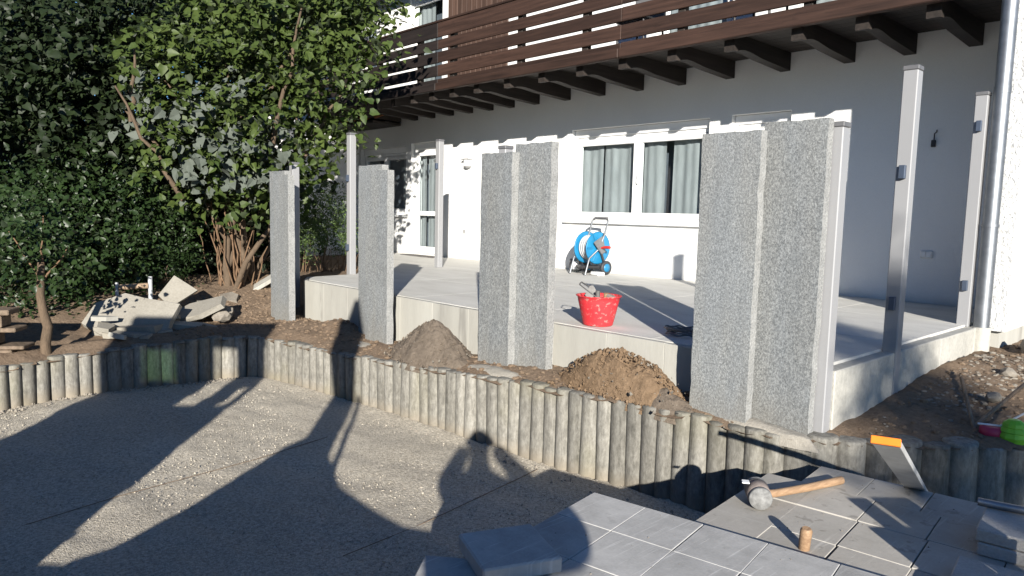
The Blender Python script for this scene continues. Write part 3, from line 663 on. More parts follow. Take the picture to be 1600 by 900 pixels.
# ------------------------------------------------------------------ granite slabs
def slab(x0, x1, y0, th, z0, z1, label, lean=0.0):
    o = empty('granite_slab', ((x0 + x1) / 2, y0 + th / 2, z0)); tag(o, label, 'stone slab', 'upright granite slabs')
    nx, nz = 9, 36; vs = []; fs = []; seed = rnd.uniform(0, 50)
    W, Hh = x1 - x0, z1 - z0
    def sh(u, v, back):
        e = .004 * fnoise(u * 9 + seed, v * 9, back)
        px = x0 + u * W + ((.005 * fnoise(v * 14, seed) + (.010 if u == 0 else -.010) * max(0, fnoise(v * 9 + 5, seed * 1.7 + u * 3) - .25)) if u in (0, 1) else 0)
        pz = z0 + v * Hh + (.004 * fnoise(u * 7, seed + 4) - (.012 * max(0, fnoise(u * 5 + 2, seed + 9) - .1)) if v == 1 else 0)
        return (px + lean * v * Hh, (y0 + th if back else y0) + e * .6, pz)
    for back in (0, 1):
        for j in range(nz + 1):
            for i in range(nx + 1): vs.append(sh(i / nx, j / nz, back))
    N = (nx + 1) * (nz + 1); id_ = lambda i, j, b: b * N + j * (nx + 1) + i
    front = MB(); edge = MB()
    f1 = [(id_(i, j, 0), id_(i + 1, j, 0), id_(i + 1, j + 1, 0), id_(i, j + 1, 0)) for i in range(nx) for j in range(nz)]
    f1 += [(id_(i, j, 1), id_(i, j + 1, 1), id_(i + 1, j + 1, 1), id_(i + 1, j, 1)) for i in range(nx) for j in range(nz)]
    f2 = [(id_(0, j, 0), id_(0, j + 1, 0), id_(0, j + 1, 1), id_(0, j, 1)) for j in range(nz)] + [(id_(nx, j, 0), id_(nx, j, 1), id_(nx, j + 1, 1), id_(nx, j + 1, 0)) for j in range(nz)]
    f2 += [(id_(i, nz, 0), id_(i + 1, nz, 0), id_(i + 1, nz, 1), id_(i, nz, 1)) for i in range(nx)]
    def sub(fl):
        used = sorted({q for p in fl for q in p}); mp = {q: i for i, q in enumerate(used)}
        return [vs[q] for q in used], [tuple(mp[q] for q in p) for p in fl]
    front.add(*sub(f1)); front.build('face', 'granite', o)
    edge.add(*sub(f2)); edge.build('split_edge', 'granite_edge', o)
slab(-2.541, -2.144, 3.99, .070, -.50, 1.398, 'left and slightly shorter slab of the largest granite pair')
slab(-2.203, -1.815, 4.128, .070, -.50, 1.455, 'rightmost granite slab, taller of the largest pair')
slab(-4.612, -4.238, 3.95, .076, -.55, 1.365, 'shorter left slab of the middle granite pair behind the mound')
slab(-4.285, -3.885, 4.03, .08, -.55, 1.432, 'taller right slab of the middle granite pair left of the red bucket')
slab(-6.69, -6.245, 4.035, .076, -.65, 1.338, 'back slab of the granite pair in front of the terrace door')
slab(-6.41, -6.015, 3.95, .078, -.65, 1.273, 'front slab of the granite pair in front of the terrace door')
slab(-8.50, -8.10, 3.89, .076, -.70, 1.318, 'back slab of the leftmost granite pair by the shrub')
slab(-8.20, -7.83, 3.80, .080, -.70, 1.262, 'front slab of the leftmost granite pair by the shrub')

def heap(name, cx, cy, rx_, ry_, z0, h, mat, label, cat, sharp=1.0, rough=.05, dirt=None, n=44, m=80, kind=None):
    vs = [(cx, cy, z0 + h)]; fs = []
    for i in range(1, n + 1):
        t = i / n
        for k in range(m):
            a = 2 * math.pi * k / m; c, s = math.cos(a), math.sin(a)
            wob = 1 + .16 * fnoise(c * 1.3 + cx, s * 1.3 + cy, 2.0)
            x, y = cx + rx_ * t * wob * c, cy + ry_ * t * wob * s
            zz = z0 + h * (1 - t ** sharp) * (1 - .25 * max(0, t - .6)) + rough * (fnoise(x * 5, y * 5, z0) * .7 + .4 * fnoise(x * 17, y * 17, 1)) * (1 - t ** 4) - .06 * max(0, t - .85) / .15
            vs.append((x, y, zz))
    for k in range(m): fs.append((0, 1 + k, 1 + (k + 1) % m))
    for i in range(n - 1):
        for k in range(m): fs.append((1 + i * m + k, 1 + (i + 1) * m + k, 1 + (i + 1) * m + (k + 1) % m, 1 + i * m + (k + 1) % m))
    o = MB().add(vs, fs, True).build(name, mat, base=(cx, cy, z0)); tag(o, label, cat, kind=kind); return o
heap('soil_heap', -5.22, 3.93, .62, .27, -.47, .36, 'soil_grey', 'pointed grey-brown soil heap between two slab pairs', 'soil heap', 1.22, .045)
heap('soil_heap', -3.14, 4.02, .58, .17, -.38, .29, 'soil_clay', 'reddish-brown clay heap in front of the red bucket', 'soil heap', 2.1, .10)
heap('soil_heap', -2.74, 3.98, .36, .11, -.39, .13, 'soil_grey', 'grey crumbly spill on the right flank of the clay heap', 'soil heap', 1.3, .05, n=24, m=50)
heap('mortar_bed', -4.22, 3.90, .50, .12, -.43, .05, 'mortar', 'grey mortar bed at the foot of the middle slabs', 'mortar', 2.5, .014, n=16, m=50)
heap('mortar_bed', -2.18, 4.06, .46, .09, -.385, .035, 'mortar', 'grey mortar bed at the foot of the largest slabs', 'mortar', 2.5, .014, n=16, m=50)
heap('mortar_bed', -6.30, 3.86, .46, .18, -.52, .06, 'mortar', 'grey mortar bed at the foot of the slabs by the terrace door', 'mortar', 2.5, .014, n=16, m=50)
heap('mortar_bed', -8.1, 3.78, .50, .2, -.55, .06, 'mortar', 'grey mortar bed at the foot of the leftmost slabs', 'mortar', 2.5, .014, n=16, m=50)

# ------------------------------------------------------------------ palisade edging
pa = empty('palisade_wall', (-4.4, 3.75, GZ)); tag(pa, 'low retaining edge of upright round concrete palisades', 'palisade wall')
def along(L):
    pts = [Vector(p) for p in L]; acc = [0]
    for a, b in zip(pts, pts[1:]): acc.append(acc[-1] + (b.xy - a.xy).length)
    def at(s):
        s = max(0, min(acc[-1], s))
        for i in range(len(pts) - 1):
            if s <= acc[i + 1]: t = (s - acc[i]) / (acc[i + 1] - acc[i]); return pts[i].lerp(pts[i + 1], t), (pts[i + 1] - pts[i])
        return pts[-1], pts[-1] - pts[-2]
    return acc, at
acc, at = along(PAL)
s_bend = acc[7]; s_left = acc[16]
def pal_mesh(r, seed):
    h = .85; n = 18; mb = MB()
    prof = [(r, -h), (r, -.018), (r * .975, -.009), (r * .92, -.003), (r * .6, .0), (0, .001)]
    vs = []
    for (q, z) in prof[:-1]:
        for k in range(n):
            a = 2 * math.pi * k / n; e = 1 + .02 * fnoise(math.cos(a) * 2, math.sin(a) * 2, seed + z)
            vs.append((q * e * math.cos(a), q * e * math.sin(a), z + (.006 * fnoise(math.cos(a), math.sin(a), seed) if z > -.1 else 0)))
    vs.append((0, 0, .001)); fs = []
    for i in range(len(prof) - 2):
        for k in range(n): fs.append((i * n + k, i * n + (k + 1) % n, (i + 1) * n + (k + 1) % n, (i + 1) * n + k))
    t = (len(prof) - 2) * n
    for k in range(n): fs.append((t + k, t + (k + 1) % n, len(vs) - 1))
    me = mb.add(vs, fs, True).mesh('palisade'); me.materials.append(M['palisade']); return me
PM = {}
for key, r in (('a', .072), ('b', .095), ('c', .074)): PM[key] = [pal_mesh(r, i * 3.1) for i in range(4)]
s = .02; pal_top = []
while s < acc[-1] - .05:
    key, r = ('b', .095) if s < s_bend else (('a', .072) if s < s_left else ('c', .074))
    p, d = at(s + r); nrm = Vector((d.y, -d.x, 0)).normalized()
    c = Vector((p.x, p.y, 0)) + nrm * r * (1 if True else -1)
    o = bpy.data.objects.new('palisade', rnd.choice(PM[key])); COL.objects.link(o); o.parent = pa
    o.location = Vector((c.x + rnd.uniform(-.004, .004), c.y + rnd.uniform(-.004, .004), p.z + rnd.uniform(-.016, .008))) - ORG[pa]
    o.rotation_euler = (rnd.uniform(-.02, .02), rnd.uniform(-.02, .02), rnd.uniform(0, 6.28)); s += 2 * r * .83

# ------------------------------------------------------------------ paving slabs on pallets
def basis(o, ang):
    return Matrix.Translation(o) @ Matrix.Rotation(ang, 4, 'Z')
def pav_mesh(name, a, b, h, mat, bev=.0022):
    me = MB().box(0, a, -b, 0, -h, 0, bev).mesh(name); me.materials.append(M[mat]); return me
TH = .048
def lay_paver(me, mtx, dz=0, j=.0015, name='paving_slab'):
    o = bpy.data.objects.new(name, me); COL.objects.link(o)
    o.matrix_world = mtx @ Matrix.Translation((rnd.uniform(-j, j), rnd.uniform(-j, j), dz)) @ Matrix.Rotation(rnd.uniform(-.004, .004), 4, 'Z'); return o
LA, LB = .2745, .3205
me_light = pav_mesh('paving_slab', LA, LB, TH, 'paver_light'); me_warm = pav_mesh('paving_slab', .2775, .3265, TH, 'paver_warm')
LO = basis((-2.156, 2.598, -.45), math.radians(9.5)); RO = basis((-1.667, 3.989, -.50), math.radians(6.0))
ordn = ['first', 'second', 'third', 'fourth', 'fifth', 'sixth']
for r in range(3):
    for c in range(6):
        o = lay_paver(me_light, LO @ Matrix.Translation((c * .278, -r * .324, 0)))
        tag(o, 'light grey paving slab, %s row from the gravel, %s from the left' % (['back', 'middle', 'front'][r], ordn[c]), 'paving slab', 'light grey paving slabs on the near stack')
for r, cols in ((0, (0, 1, 2, 3, 4)), (1, (-.62, .32, 1.32, 2.32, 3.32, 4.32)), (2, (-.62, .34, 1.36, 2.36, 3.36)), (3, (-.62, .36, 1.38, 2.38, 3.38))):
    for i, c in enumerate(cols):
        jj = rnd.uniform(-.003, .003)
        o = lay_paver(me_warm, RO @ Matrix.Translation((c * .282, -r * .330 + jj, rnd.uniform(-.002, .002))))
        tag(o, 'spotted brownish-grey paving slab, %s row from the palisades, %s from the left' % (ordn[r], ordn[i]), 'paving slab', 'brownish paving slabs on the far stack')
for (Mx, me, nr, nc, z0, dx, dy, w_, lab) in ((LO, me_light, 3, 6, -.45, .278, .324, 0, 'lower layers of grey slabs in the near stack'), (RO, me_warm, 4, 5, -.50, .282, .330, 0, 'lower layers of grey slabs in the far stack')):
    layer = 1; lay = MB()
    while z0 - layer * .05 - TH > GZ + .13:
        for r in range(nr):
            for c in range(nc):
                ox, oy = c * dx + rnd.uniform(-.005, .005), -r * dy + rnd.uniform(-.005, .005); lay.box(ox, ox + dx - .01, oy - dy + .01, oy, -layer * .05 - TH, -layer * .05)
        layer += 1
    lay.xform(Mx); tag(lay.build('paving_layers', 'paver_warm', base=Mx.translation), lab, 'paving slabs', kind='stuff')
    zt = z0 - (layer - 1) * .05 - TH; lc = (Matrix.Translation((0, 0, 0)) @ Mx)
    p = empty('pallet', (Mx.translation.x, Mx.translation.y, GZ), Mx.to_euler().z); tag(p, 'wooden pallet under the %s' % ('near slab stack' if z0 > -.49 else 'far slab stack'), 'pallet')
    h = zt - GZ - .003
    for k in range(5): MB().box(-.02, nc * dx + .02, -nr * dy + k * nr * dy / 5 + .01, -nr * dy + k * nr * dy / 5 + .15, h - .025, h).build('deck_board', 'timber', p, local=True)
    for k in range(3): MB().box(k * (nc * dx - .1) / 2, k * (nc * dx - .1) / 2 + .1, -nr * dy, 0, .0, h - .026).build('bearer', 'timber', p, local=True)
# loose slab lying across the near stack
o = lay_paver(pav_mesh('paving_slab', .31, .31, .062, 'paver_light', .007), basis((-2.118, 1.729, -.386), math.atan2(.288, .118)), 0, 0)
tag(o, 'thick loose paving slab lying askew on the near stack corner', 'paving slab')
o = lay_paver(pav_mesh('paving_slab', .27, .30, .05, 'paver_light', .006), basis((-2.16, 1.60, -.448), math.radians(40)), 0, 0)
tag(o, 'paving slab corner peeking out at the bottom edge left of the askew slab', 'paving slab')
# thick blocks stacked at the right
for k, (zt, n0) in enumerate(((-.385, 0), (-.4425, .04))):
    for c in range(4):
        me = pav_mesh('concrete_block', .20, .36, .055, 'block', .006)
        o = lay_paver(me, basis((-.815 + n0 * .3, 3.765, zt), math.radians(7)) @ Matrix.Translation((c * .205, 0, 0)), 0, .002, 'concrete_block')
        tag(o, 'rough grey concrete block, %s course, %s from its left end' % (['upper', 'lower'][k], ordn[c]), 'concrete block', 'stacked concrete blocks at the right')
for c in range(2):
    o = lay_paver(pav_mesh('concrete_block', .27, .34, .055, 'block', .006), basis((-.775 + c * .28, 3.215 + c * .03, -.442), math.radians(8)), 0, .002, 'concrete_block')
    tag(o, ['rough block lying in front of the block stack at the bottom right', 'rough block at the bottom right picture corner'][c], 'concrete block', 'stacked concrete blocks at the right')
cr = MB()
for _ in range(150):
    Mx = LO if rng.random() < .5 else RO; v = Mx @ Vector((rng.uniform(.02, 1.3), -rng.uniform(.02, 1.0), 0)); s_ = .002 + .005 * rng.random() ** 3; b0 = rng.uniform(0, 6.28)
    cr.add([(v.x + s_ * math.cos(b0 + k * 2.1), v.y + s_ * math.sin(b0 + k * 2.1), v.z + .0005) for k in range(3)] + [(v.x, v.y, v.z + s_)], [(0, 1, 3), (1, 2, 3), (2, 0, 3)])
tag(cr.build('slab_crumbs', 'stone'), 'grit crumbs lying on the paving slabs', 'grit', kind='stuff')
pi = empty('steel_tube', (-.825, 3.70, -.384)); tag(pi, 'thin hollow steel tube lying on the concrete blocks', 'tube')
t0, t1 = Vector((-.835, 3.69, -.365)), Vector((-.08, 3.87, -.365)); dd = (t1 - t0).normalized()
mb = MB().tube([t0, t1], .018, 14, False).tube([t1, t0], .0135, 14, False)
mb.build('wall', 'galv', pi); MB().tube([t0 + dd * .03, t0 + dd * .032], .0134, 14).build('core', 'dark', pi)
# aluminium straightedge leaning up from the palisade gap
lv = empty('straightedge', (-1.24, 4.25, -.6)); tag(lv, 'scuffed aluminium straightedge with orange end cap leaning over the slabs', 'straightedge')
pb, pt = Vector((-1.245, 4.27, -.60)), Vector((-.962, 2.87, .045)); ax = (pt - pb).normalized()
side = Vector((.9, .28, .0)); side = (side - ax * side.dot(ax)).normalized(); nn = side.cross(ax)
def bar(p, q, w_, t_, m_, name):
    L = (q - p).length; mb = MB().box(-w_ / 2, w_ / 2, -t_ / 2, t_ / 2, 0, L, .002)
    mb.xform(Matrix.Translation(p) @ Matrix((side, nn, ax)).transposed().to_4x4()); mb.build(name, m_, lv)
bar(pb, pt, .098, .026, 'alu', 'profile'); bar(pt, pt + ax * .02, .102, .03, 'orange', 'end_cap')
# mallet
ml = empty('mallet', (-1.62, 3.15, -.5)); tag(ml, 'rubber-faced mallet with wooden handle lying on the slabs', 'mallet')
c0 = Vector((-1.625, 3.19, -.442)); dx_ = Vector((.60, -.80, 0)).normalized()
rot = dx_.to_track_quat('Z', 'Y').to_matrix().to_4x4()
def cyl(prof, mat, name, parent):
    mb = MB().lathe(prof, (0, 0, 0), 28); mb.xform(Matrix.Translation(c0) @ rot); mb.build(name, mat, parent)
cyl([(0, -.085), (.05, -.085), (.054, -.08), (.054, -.06), (.052, -.058)], 'rubber', 'face', ml)
cyl([(.0525, -.058), (.0555, -.056), (.0555, .052), (.0525, .054)], 'mallet', 'head', ml)
cyl([(.0565, -.050), (.0575, -.048), (.0575, -.038), (.0565, -.036)], 'steel', 'hoop', ml)
cyl([(.052, .054), (.054, .056), (.054, .076), (.051, .082), (0, .083)], 'rubber', 'face', ml)
MB().tube([(-1.60, 3.215, -.445), (-1.58, 3.27, -.45), (-1.53, 3.52, -.468), (-1.475, 3.79, -.479)], [.020, .019, .0195, .021], 12).build('handle', 'ash', ml)
MB().box(-1.69, -1.655, 3.13, 3.17, -.393, -.386, .002, Matrix.Rotation(.6, 3, 'Z')).build('sticker', 'white', ml)
pg = empty('hammer_handle', (-1.262, 2.90, -.5)); tag(pg, 'short wooden hammer handle end standing up between the stacks', 'hammer')
MB().tube([(-1.262, 2.905, -.52), (-1.258, 2.90, -.46), (-1.25, 2.89, -.412), (-1.249, 2.889, -.402)], [.022, .024, .0245, .018], 14).build('grip', 'ash', pg)

# ------------------------------------------------------------------ bucket and terrace clutter
bk = empty('bucket', (-3.71, 4.44, .0)); tag(bk, 'red mortar bucket smeared with cement on the terrace edge', 'bucket')
bx, by = -3.71, 4.44
MB().lathe([(0, .004), (.115, .004), (.12, .01), (.165, .20), (.172, .232), (.183, .236), (.184, .243), (.172, .242), (.161, .20), (.113, .016), (0, .014)], (bx, by, 0), 36).build('shell', 'red', bk)
hp = []
hu, hv = Vector((-.80, -.60, 0)), Vector((-.60, .80, 0))        # the wire bail hangs out to the left
for k in range(13):
    a = math.pi * k / 12; q = math.sin(a); sq = min(1, q * 1.5)
    hp.append(Vector((bx, by, .238)) + hv * (.172 * math.cos(a)) * (1 - .25 * q) + hu * (.15 * sq) + Vector((0, 0, .095 * sq)))
MB().tube(hp, .005, 6).build('handle', 'steel', bk)
def tool(name, label, cat, shapes):
    o = empty(name, (bx, by, .03)); tag(o, label, cat)
    for nm, mb, mt in shapes: mb.build(nm, mt, o)
tq = Matrix.Translation((bx - .07, by - .01, .16)) @ Matrix.Rotation(math.radians(48), 4, 'Z') @ Matrix.Rotation(math.radians(-8), 4, 'X')
tool('trowel', 'grey trowel blade sticking out of the red bucket', 'trowel', [('blade', MB().add([tq @ Vector(p) for p in ((-.075, 0, 0), (.06, 0, 0), (.05, 0, .10), (.015, 0, .155), (-.01, 0, .15), (-.05, 0, .08), (-.075, .004, 0), (.06, .004, 0), (.05, .004, .10), (.015, .004, .155), (-.01, .004, .15), (-.05, .004, .08))], [(0, 1, 2, 3, 4, 5), (11, 10, 9, 8, 7, 6)] + [(i, 6 + i, 6 + (i + 1) % 6, (i + 1) % 6) for i in range(6)]), 'steel'), ('tang', MB().tube([(bx - .07, by, .17), (bx - .02, by + .05, .05)], .008, 6), 'steel')])
tool('chisel', 'dark round chisel shaft standing in the red bucket', 'chisel', [('shaft', MB().tube([(bx + .01, by - .02, .02), (bx + .015, by - .03, .20), (bx + .017, by - .033, .28)], [.016, .018, .02], 12), 'steel')])
tool('brush', 'pale wooden brush leaning in the red bucket', 'brush', [('handle', MB().tube([(bx + .06, by + .03, .05), (bx + .075, by - .0, .265)], [.018, .022], 10), 'ash'), ('block', MB().box(bx + .08, bx + .15, by - .02, by + .03, .17, .255, .008, Matrix.Rotation(.3, 3, 'Y')), 'mallet')])
# cable coil
cc = []
for k in range(150):
    a = k * 2 * math.pi / 30; rr = .10 + .018 * math.sin(k * .37)
    cc.append((-2.98 + rr * 1.35 * math.cos(a), 4.56 + rr * math.sin(a), .012 + k * .00035 + .006 * math.sin(k * 1.3)))
tag(MB().tube(cc, .006, 6).build('cable_coil', 'grey_plastic', base=(-2.98, 4.56, 0)), 'dark cable coil lying in the slab shadow on the terrace', 'cable')
# hose reel
hr = empty('hose_reel', (-7.12, 8.34, 0)); tag(hr, 'blue hose reel trolley with grey hose against the white wall', 'hose reel')
HC = Vector((-7.10, 8.30, .40)); hax = Vector((.97, -.12, 0)).normalized()
hrot = hax.to_track_quat('Z', 'Y').to_matrix().to_4x4()
def reel(prof, n=30):
    mb = MB().lathe(prof, (0, 0, 0), n); mb.xform(Matrix.Translation(HC) @ hrot); return mb
for sgn in (-1, 1):
    z = sgn * .13
    fl = reel([(.03, z - .008), (.225, z - .008), (.245, z), (.225, z + .008), (.03, z + .008)]).build('flange', 'blue', hr)
    for k in range(6):
        a = k * math.pi / 3; p = Vector((.12 * math.cos(a), .12 * math.sin(a), z + sgn * .012)); q = Vector((.225 * math.cos(a), .225 * math.sin(a), z + sgn * .012))
        MB().tube([Matrix.Translation(HC) @ hrot @ p, Matrix.Translation(HC) @ hrot @ q], .014, 6).build('spoke', 'blue', fl)
reel([(.06, -.12), (.06, .12)]).build('drum', 'dark', hr)
hs = []
for k in range(420):
    a = k * 2 * math.pi / 28; L = k / 420 * 3; zz = -.105 + .21 * (L % 1 if int(L) % 2 == 0 else 1 - L % 1); rr = .12 + .028 * int(L)
    hs.append(Matrix.Translation(HC) @ hrot @ Vector((rr * math.cos(a), rr * math.sin(a), zz)))
MB().tube(hs, .013, 6).build('hose', 'hose', hr)
for sgn in (-1, 1):
    o_ = hax * (.17 * sgn); b_ = Vector((-.15, -.99, 0)).normalized()
    top = HC + o_ + Vector((.10, .05, .42)); MB().tube([HC + o_ + b_ * .27 + Vector((0, 0, -.39)), HC + o_ + b_ * .20 + Vector((0, 0, -.15)), HC + o_, HC + o_ + Vector((.06, .03, .22)), top], .014, 8).build('side_tube', 'galv', hr)
    MB().tube([HC + o_ + Vector((0, 0, .0)), HC + o_ - b_ * .12 + Vector((0, 0, -.28))], .018, 8).build('strut', 'dark', hr)
MB().tube([HC - hax * .15 + Vector((.10, .05, .42)), HC - hax * .13 + Vector((.11, .055, .44)), HC + hax * .13 + Vector((.11, .055, .44)), HC + hax * .15 + Vector((.10, .05, .42))], .02, 8).build('grip', 'grey_plastic', hr)
cv = MB().box(-.10, .10, -.015, .015, -.12, .12, .012); cv.v = [(x * (1.0 if z > 0 else .45), y, z) for x, y, z in cv.v]
cv.xform(Matrix.Translation(HC + hax * .19 + Vector((0, 0, .03))) @ Matrix.Rotation(math.atan2(.97, .12) + math.pi, 4, 'Z') @ Matrix.Rotation(.5, 4, 'Y')); cv.build('hub_cover', 'grey_plastic', hr)
MB().tube([HC + hax * .18, HC + hax * .26 + Vector((0.02, 0, .02)), HC + hax * .36 + Vector((.02, 0, .02))], [.012, .02, .022], 10).build('crank', 'crank', hr)
for sgn in (-1, 1):
    wc = HC + hax * (.20 * sgn) + Vector((.02, .10, -.292)); wr = MB().lathe([(.03, -.02), (.09, -.025), (.105, -.015), (.105, .015), (.09, .025), (.03, .02)], (0, 0, 0), 22); wr.xform(Matrix.Translation(wc) @ hrot); wh = wr.build('wheel', 'dark', hr)
    rr_ = MB().lathe([(0, -.022), (.062, -.027), (.062, .027), (0, .022)], (0, 0, 0), 12); rr_.xform(Matrix.Translation(wc) @ hrot); rr_.build('rim', 'blue', wh)
MB().box(-7.30, -6.98, 8.10, 8.45, .09, .13, .02, Matrix.Rotation(-.64, 3, 'Z')).build('base_plate', 'dark', hr)
tag(MB().box(-6.98, -6.77, 8.12, 8.24, .003, .055, .01, Matrix.Rotation(-.3, 3, 'Z')).build('plastic_tray', 'white', base=(-6.87, 8.18, 0)), 'small white tray beside the hose reel wheel', 'tray')
bo = empty('bottle', (-7.46, 8.34, 0)); tag(bo, 'clear bottle with white label left of the hose reel', 'bottle')
MB().lathe([(0, .002), (.045, .002), (.046, .01), (.046, .2), (.03, .24), (.016, .27), (.016, .31), (0, .31)], (-7.46, 8.34, 0), 18).build('body', 'bottle', bo)
MB().lathe([(.0468, .05), (.0468, .17)], (-7.46, 8.34, 0), 18).build('paper_label', 'white', bo); MB().lathe([(.018, .295), (.018, .325), (0, .326)], (-7.46, 8.34, 0), 12).build('cap', 'white', bo)
ga = empty('nozzle_stand', (-7.62, 8.5, 0)); tag(ga, 'small grey crate standing against the wall left of the bottle', 'crate')
MB().box(-7.66, -7.56, 8.40, 8.62, .003, .20, .02).build('body', 'grey_plastic', ga)
dm = MB().prism([(-12.25, 8.36), (-11.05, 8.28), (-11.2, 8.62), (-12.3, 8.62)], .002, .012); tag(dm.build('door_mat', 'mat', base=(-11.7, 8.4, 0)), 'flat dark mat in front of the terrace door', 'mat')

# ------------------------------------------------------------------ debris on the left, timber, stones
def shard(cx, cy, cz, rx_, ry_, th, rot, label, mat='rubble', cat='rubble', n=7, name='concrete_shard', seed=0, grp='broken concrete pieces'):
    R_ = random.Random(seed); pl = []
    for k in range(n):
        a = 2 * math.pi * (k + R_.uniform(-.25, .25)) / n; q = R_.uniform(.82, 1.08); c, s = math.cos(a), math.sin(a)
        sq = 1 / max(abs(c), abs(s)) * .86; pl.append((rx_ * q * c * min(sq, 1.2), ry_ * q * s * min(sq, 1.2)))
    mb = MB(); nn_ = len(pl); vs = [(p[0], p[1], 0) for p in pl] + [(p[0] * R_.uniform(.93, 1.03), p[1] * R_.uniform(.93, 1.03), th) for p in pl]
    mb.add(vs, [tuple(range(nn_))[::-1], tuple(range(nn_, 2 * nn_))] + [(i, (i + 1) % nn_, nn_ + (i + 1) % nn_, nn_ + i) for i in range(nn_)])
    from mathutils import Euler
    mb.xform(Matrix.Translation((cx, cy, cz)) @ Euler(rot).to_matrix().to_4x4())
    zz = min(v[2] for v in mb.v); o = mb.build(name, mat, base=(cx, cy, zz)); tag(o, label, cat, grp); return o
D = math.radians
shard(-8.62, 2.34, -.38, .56, .36, .07, (D(42), D(4), D(47)), 'big tilted concrete slab topping the rubble pile', n=9, seed=3)
shard(-8.95, 2.95, -.16, .24, .24, .05, (D(66), 0, D(62)), 'small square slab propped upright on the rubble', n=4, seed=5)
shard(-8.68, 3.02, -.38, .46, .24, .06, (D(24), D(-14), D(38)), 'tilted concrete slab under the small propped one', n=6, seed=8)
shard(-8.30, 2.22, -.54, .30, .14, .07, (D(3), D(2), D(50)), 'flat concrete piece at the front left of the rubble', n=5, seed=11)
shard(-8.27, 2.52, -.53, .22, .12, .06, (D(10), D(-6), D(30)), 'narrow concrete piece at the front of the rubble', n=5, seed=12)
shard(-8.25, 2.88, -.50, .32, .10, .06, (D(12), D(5), D(60)), 'dark shaded concrete strip behind the palisades', n=5, seed=13)
shard(-8.60, 2.42, -.52, .5, .42, .1, (D(2), D(-3), D(47)), 'broad concrete base piece at the bottom of the rubble', n=8, seed=15)
shard(-9.35, 3.72, -.33, .18, .12, .05, (D(25), D(10), D(20)), 'pale flat stone on the soil below the shrub', n=6, seed=21, mat='stone')
for k, (x, y, z, a, b) in enumerate([(-8.15, 2.06, -.50, .13, .08), (-8.42, 2.02, -.44, .12, .10), (-8.12, 2.36, -.53, .10, .07), (-8.75, 2.75, -.28, .16, .10), (-8.45, 2.72, -.40, .14, .08), (-8.95, 2.62, -.30, .15, .12), (-8.5, 2.05, -.36, .15, .05), (-9.0, 3.25, -.34, .16, .10)]):
    shard(x, y, z, a, b, .045, (rnd.uniform(-.25, .25), rnd.uniform(-.2, .2), rnd.uniform(0, 3)), ['chip of concrete at the front left corner of the rubble', 'thin broken piece on the left end of the rubble', 'small chip lying close to the shaded palisades', 'broken piece wedged behind the big tilted slab', 'broken piece between the two tilted slabs', 'broken piece behind the top edge of the big slab', 'thin broken strip standing at the left end of the rubble', 'broken piece near the rounded stones'][k], n=5, seed=40 + k, mat='rubble' if k % 3 else 'edging')
def rock(x, y, z, r, label, seed, grp='loose stones'):
    bm = bmesh.new(); bmesh.ops.create_icosphere(bm, subdivisions=2, radius=1)
    for v in bm.verts:
        k = 1 + .35 * mn.noise(v.co * 1.4 + Vector((seed, 0, 0))); v.co = Vector((v.co.x * k * r, v.co.y * k * r * .8, v.co.z * k * r * .62))
    me = bpy.data.meshes.new('stone'); bm.to_mesh(me); bm.free(); me.materials.append(M['stone'])
    o = bpy.data.objects.new('stone', me); COL.objects.link(o); o.location = (x, y, z); o.rotation_euler = (0, 0, seed); tag(o, label, 'stone', grp)
rock(-8.62, 3.33, -.37, .13, 'rounded stone right of the rubble pile', 1.0); rock(-8.42, 3.25, -.40, .12, 'second rounded stone right of the rubble pile', 2.0); rock(-8.85, 3.2, -.36, .11, 'small stone behind the rubble slabs', 3.0)
rock(-1.22, 5.55, -.26, .055, 'pale stone in the shaded bed on the right', 4.2); rock(-1.32, 6.35, -.22, .06, 'buff stone at the edge of the bed shadow', 5.7)
rock(-1.30, 7.35, -.15, .16, 'flat grey stone by the house plinth', 6.3); rock(-1.02, 7.5, -.16, .18, 'flat grey stone at the right picture edge', 7.9)
# planed board leaning behind the leftmost slabs
tag(MB().box(0, .9, -.12, .12, 0, .05, .004).xform(Matrix.Translation((-9.85, 4.12, -.36)) @ Matrix.Rotation(D(35), 4, 'Z') @ Matrix.Rotation(D(-30), 4, 'Y') @ Matrix.Rotation(D(25), 4, 'X')).build('kerb_stone', 'edging', base=(-9.6, 4.2, -.36)), 'pale kerb stone leaning on soil behind the leftmost slabs', 'kerb stone')
# crate frame behind the rubble
fr = empty('wire_frame', (-9.2, 2.45, -.45)); tag(fr, 'small upright pipe frame behind the rubble', 'frame')
MB().tube([(-9.25, 2.36, -.5), (-9.25, 2.36, -.03)], .02, 8).build('leg', 'hose', fr); MB().tube([(-9.1, 2.68, -.5), (-9.1, 2.68, .04)], .025, 8).build('leg', 'hose', fr); MB().tube([(-9.25, 2.38, -.09), (-9.1, 2.66, -.07)], .035, 8).build('crossbar', 'stake', fr)
# old timbers at the left edge
tz = -.62
for k, (dy, L, zz, hh, a) in enumerate(((0, 1.2, 0, .11, .05), (.02, 1.3, .115, .035, -.04), (-.03, 1.1, .155, .12, .02), (.01, 1.25, .28, .04, -.06), (-.02, 1.15, .325, .11, .05), (.0, 1.2, .44, .05, .0))):
    mb = MB().box(-1.2, L - 1.0, -.12, .12, 0, hh, .008); mb.xform(Matrix.Translation((-8.25, 1.02 + dy, tz + zz)) @ Matrix.Rotation(D(60) + a, 4, 'Z'))
    tag(mb.build('timber', 'timber', base=(-8.25, 1.02, tz + zz)), 'old timber at the left picture edge, %s from the bottom of its stack' % ordn[k], 'timber', 'stacked old timbers')
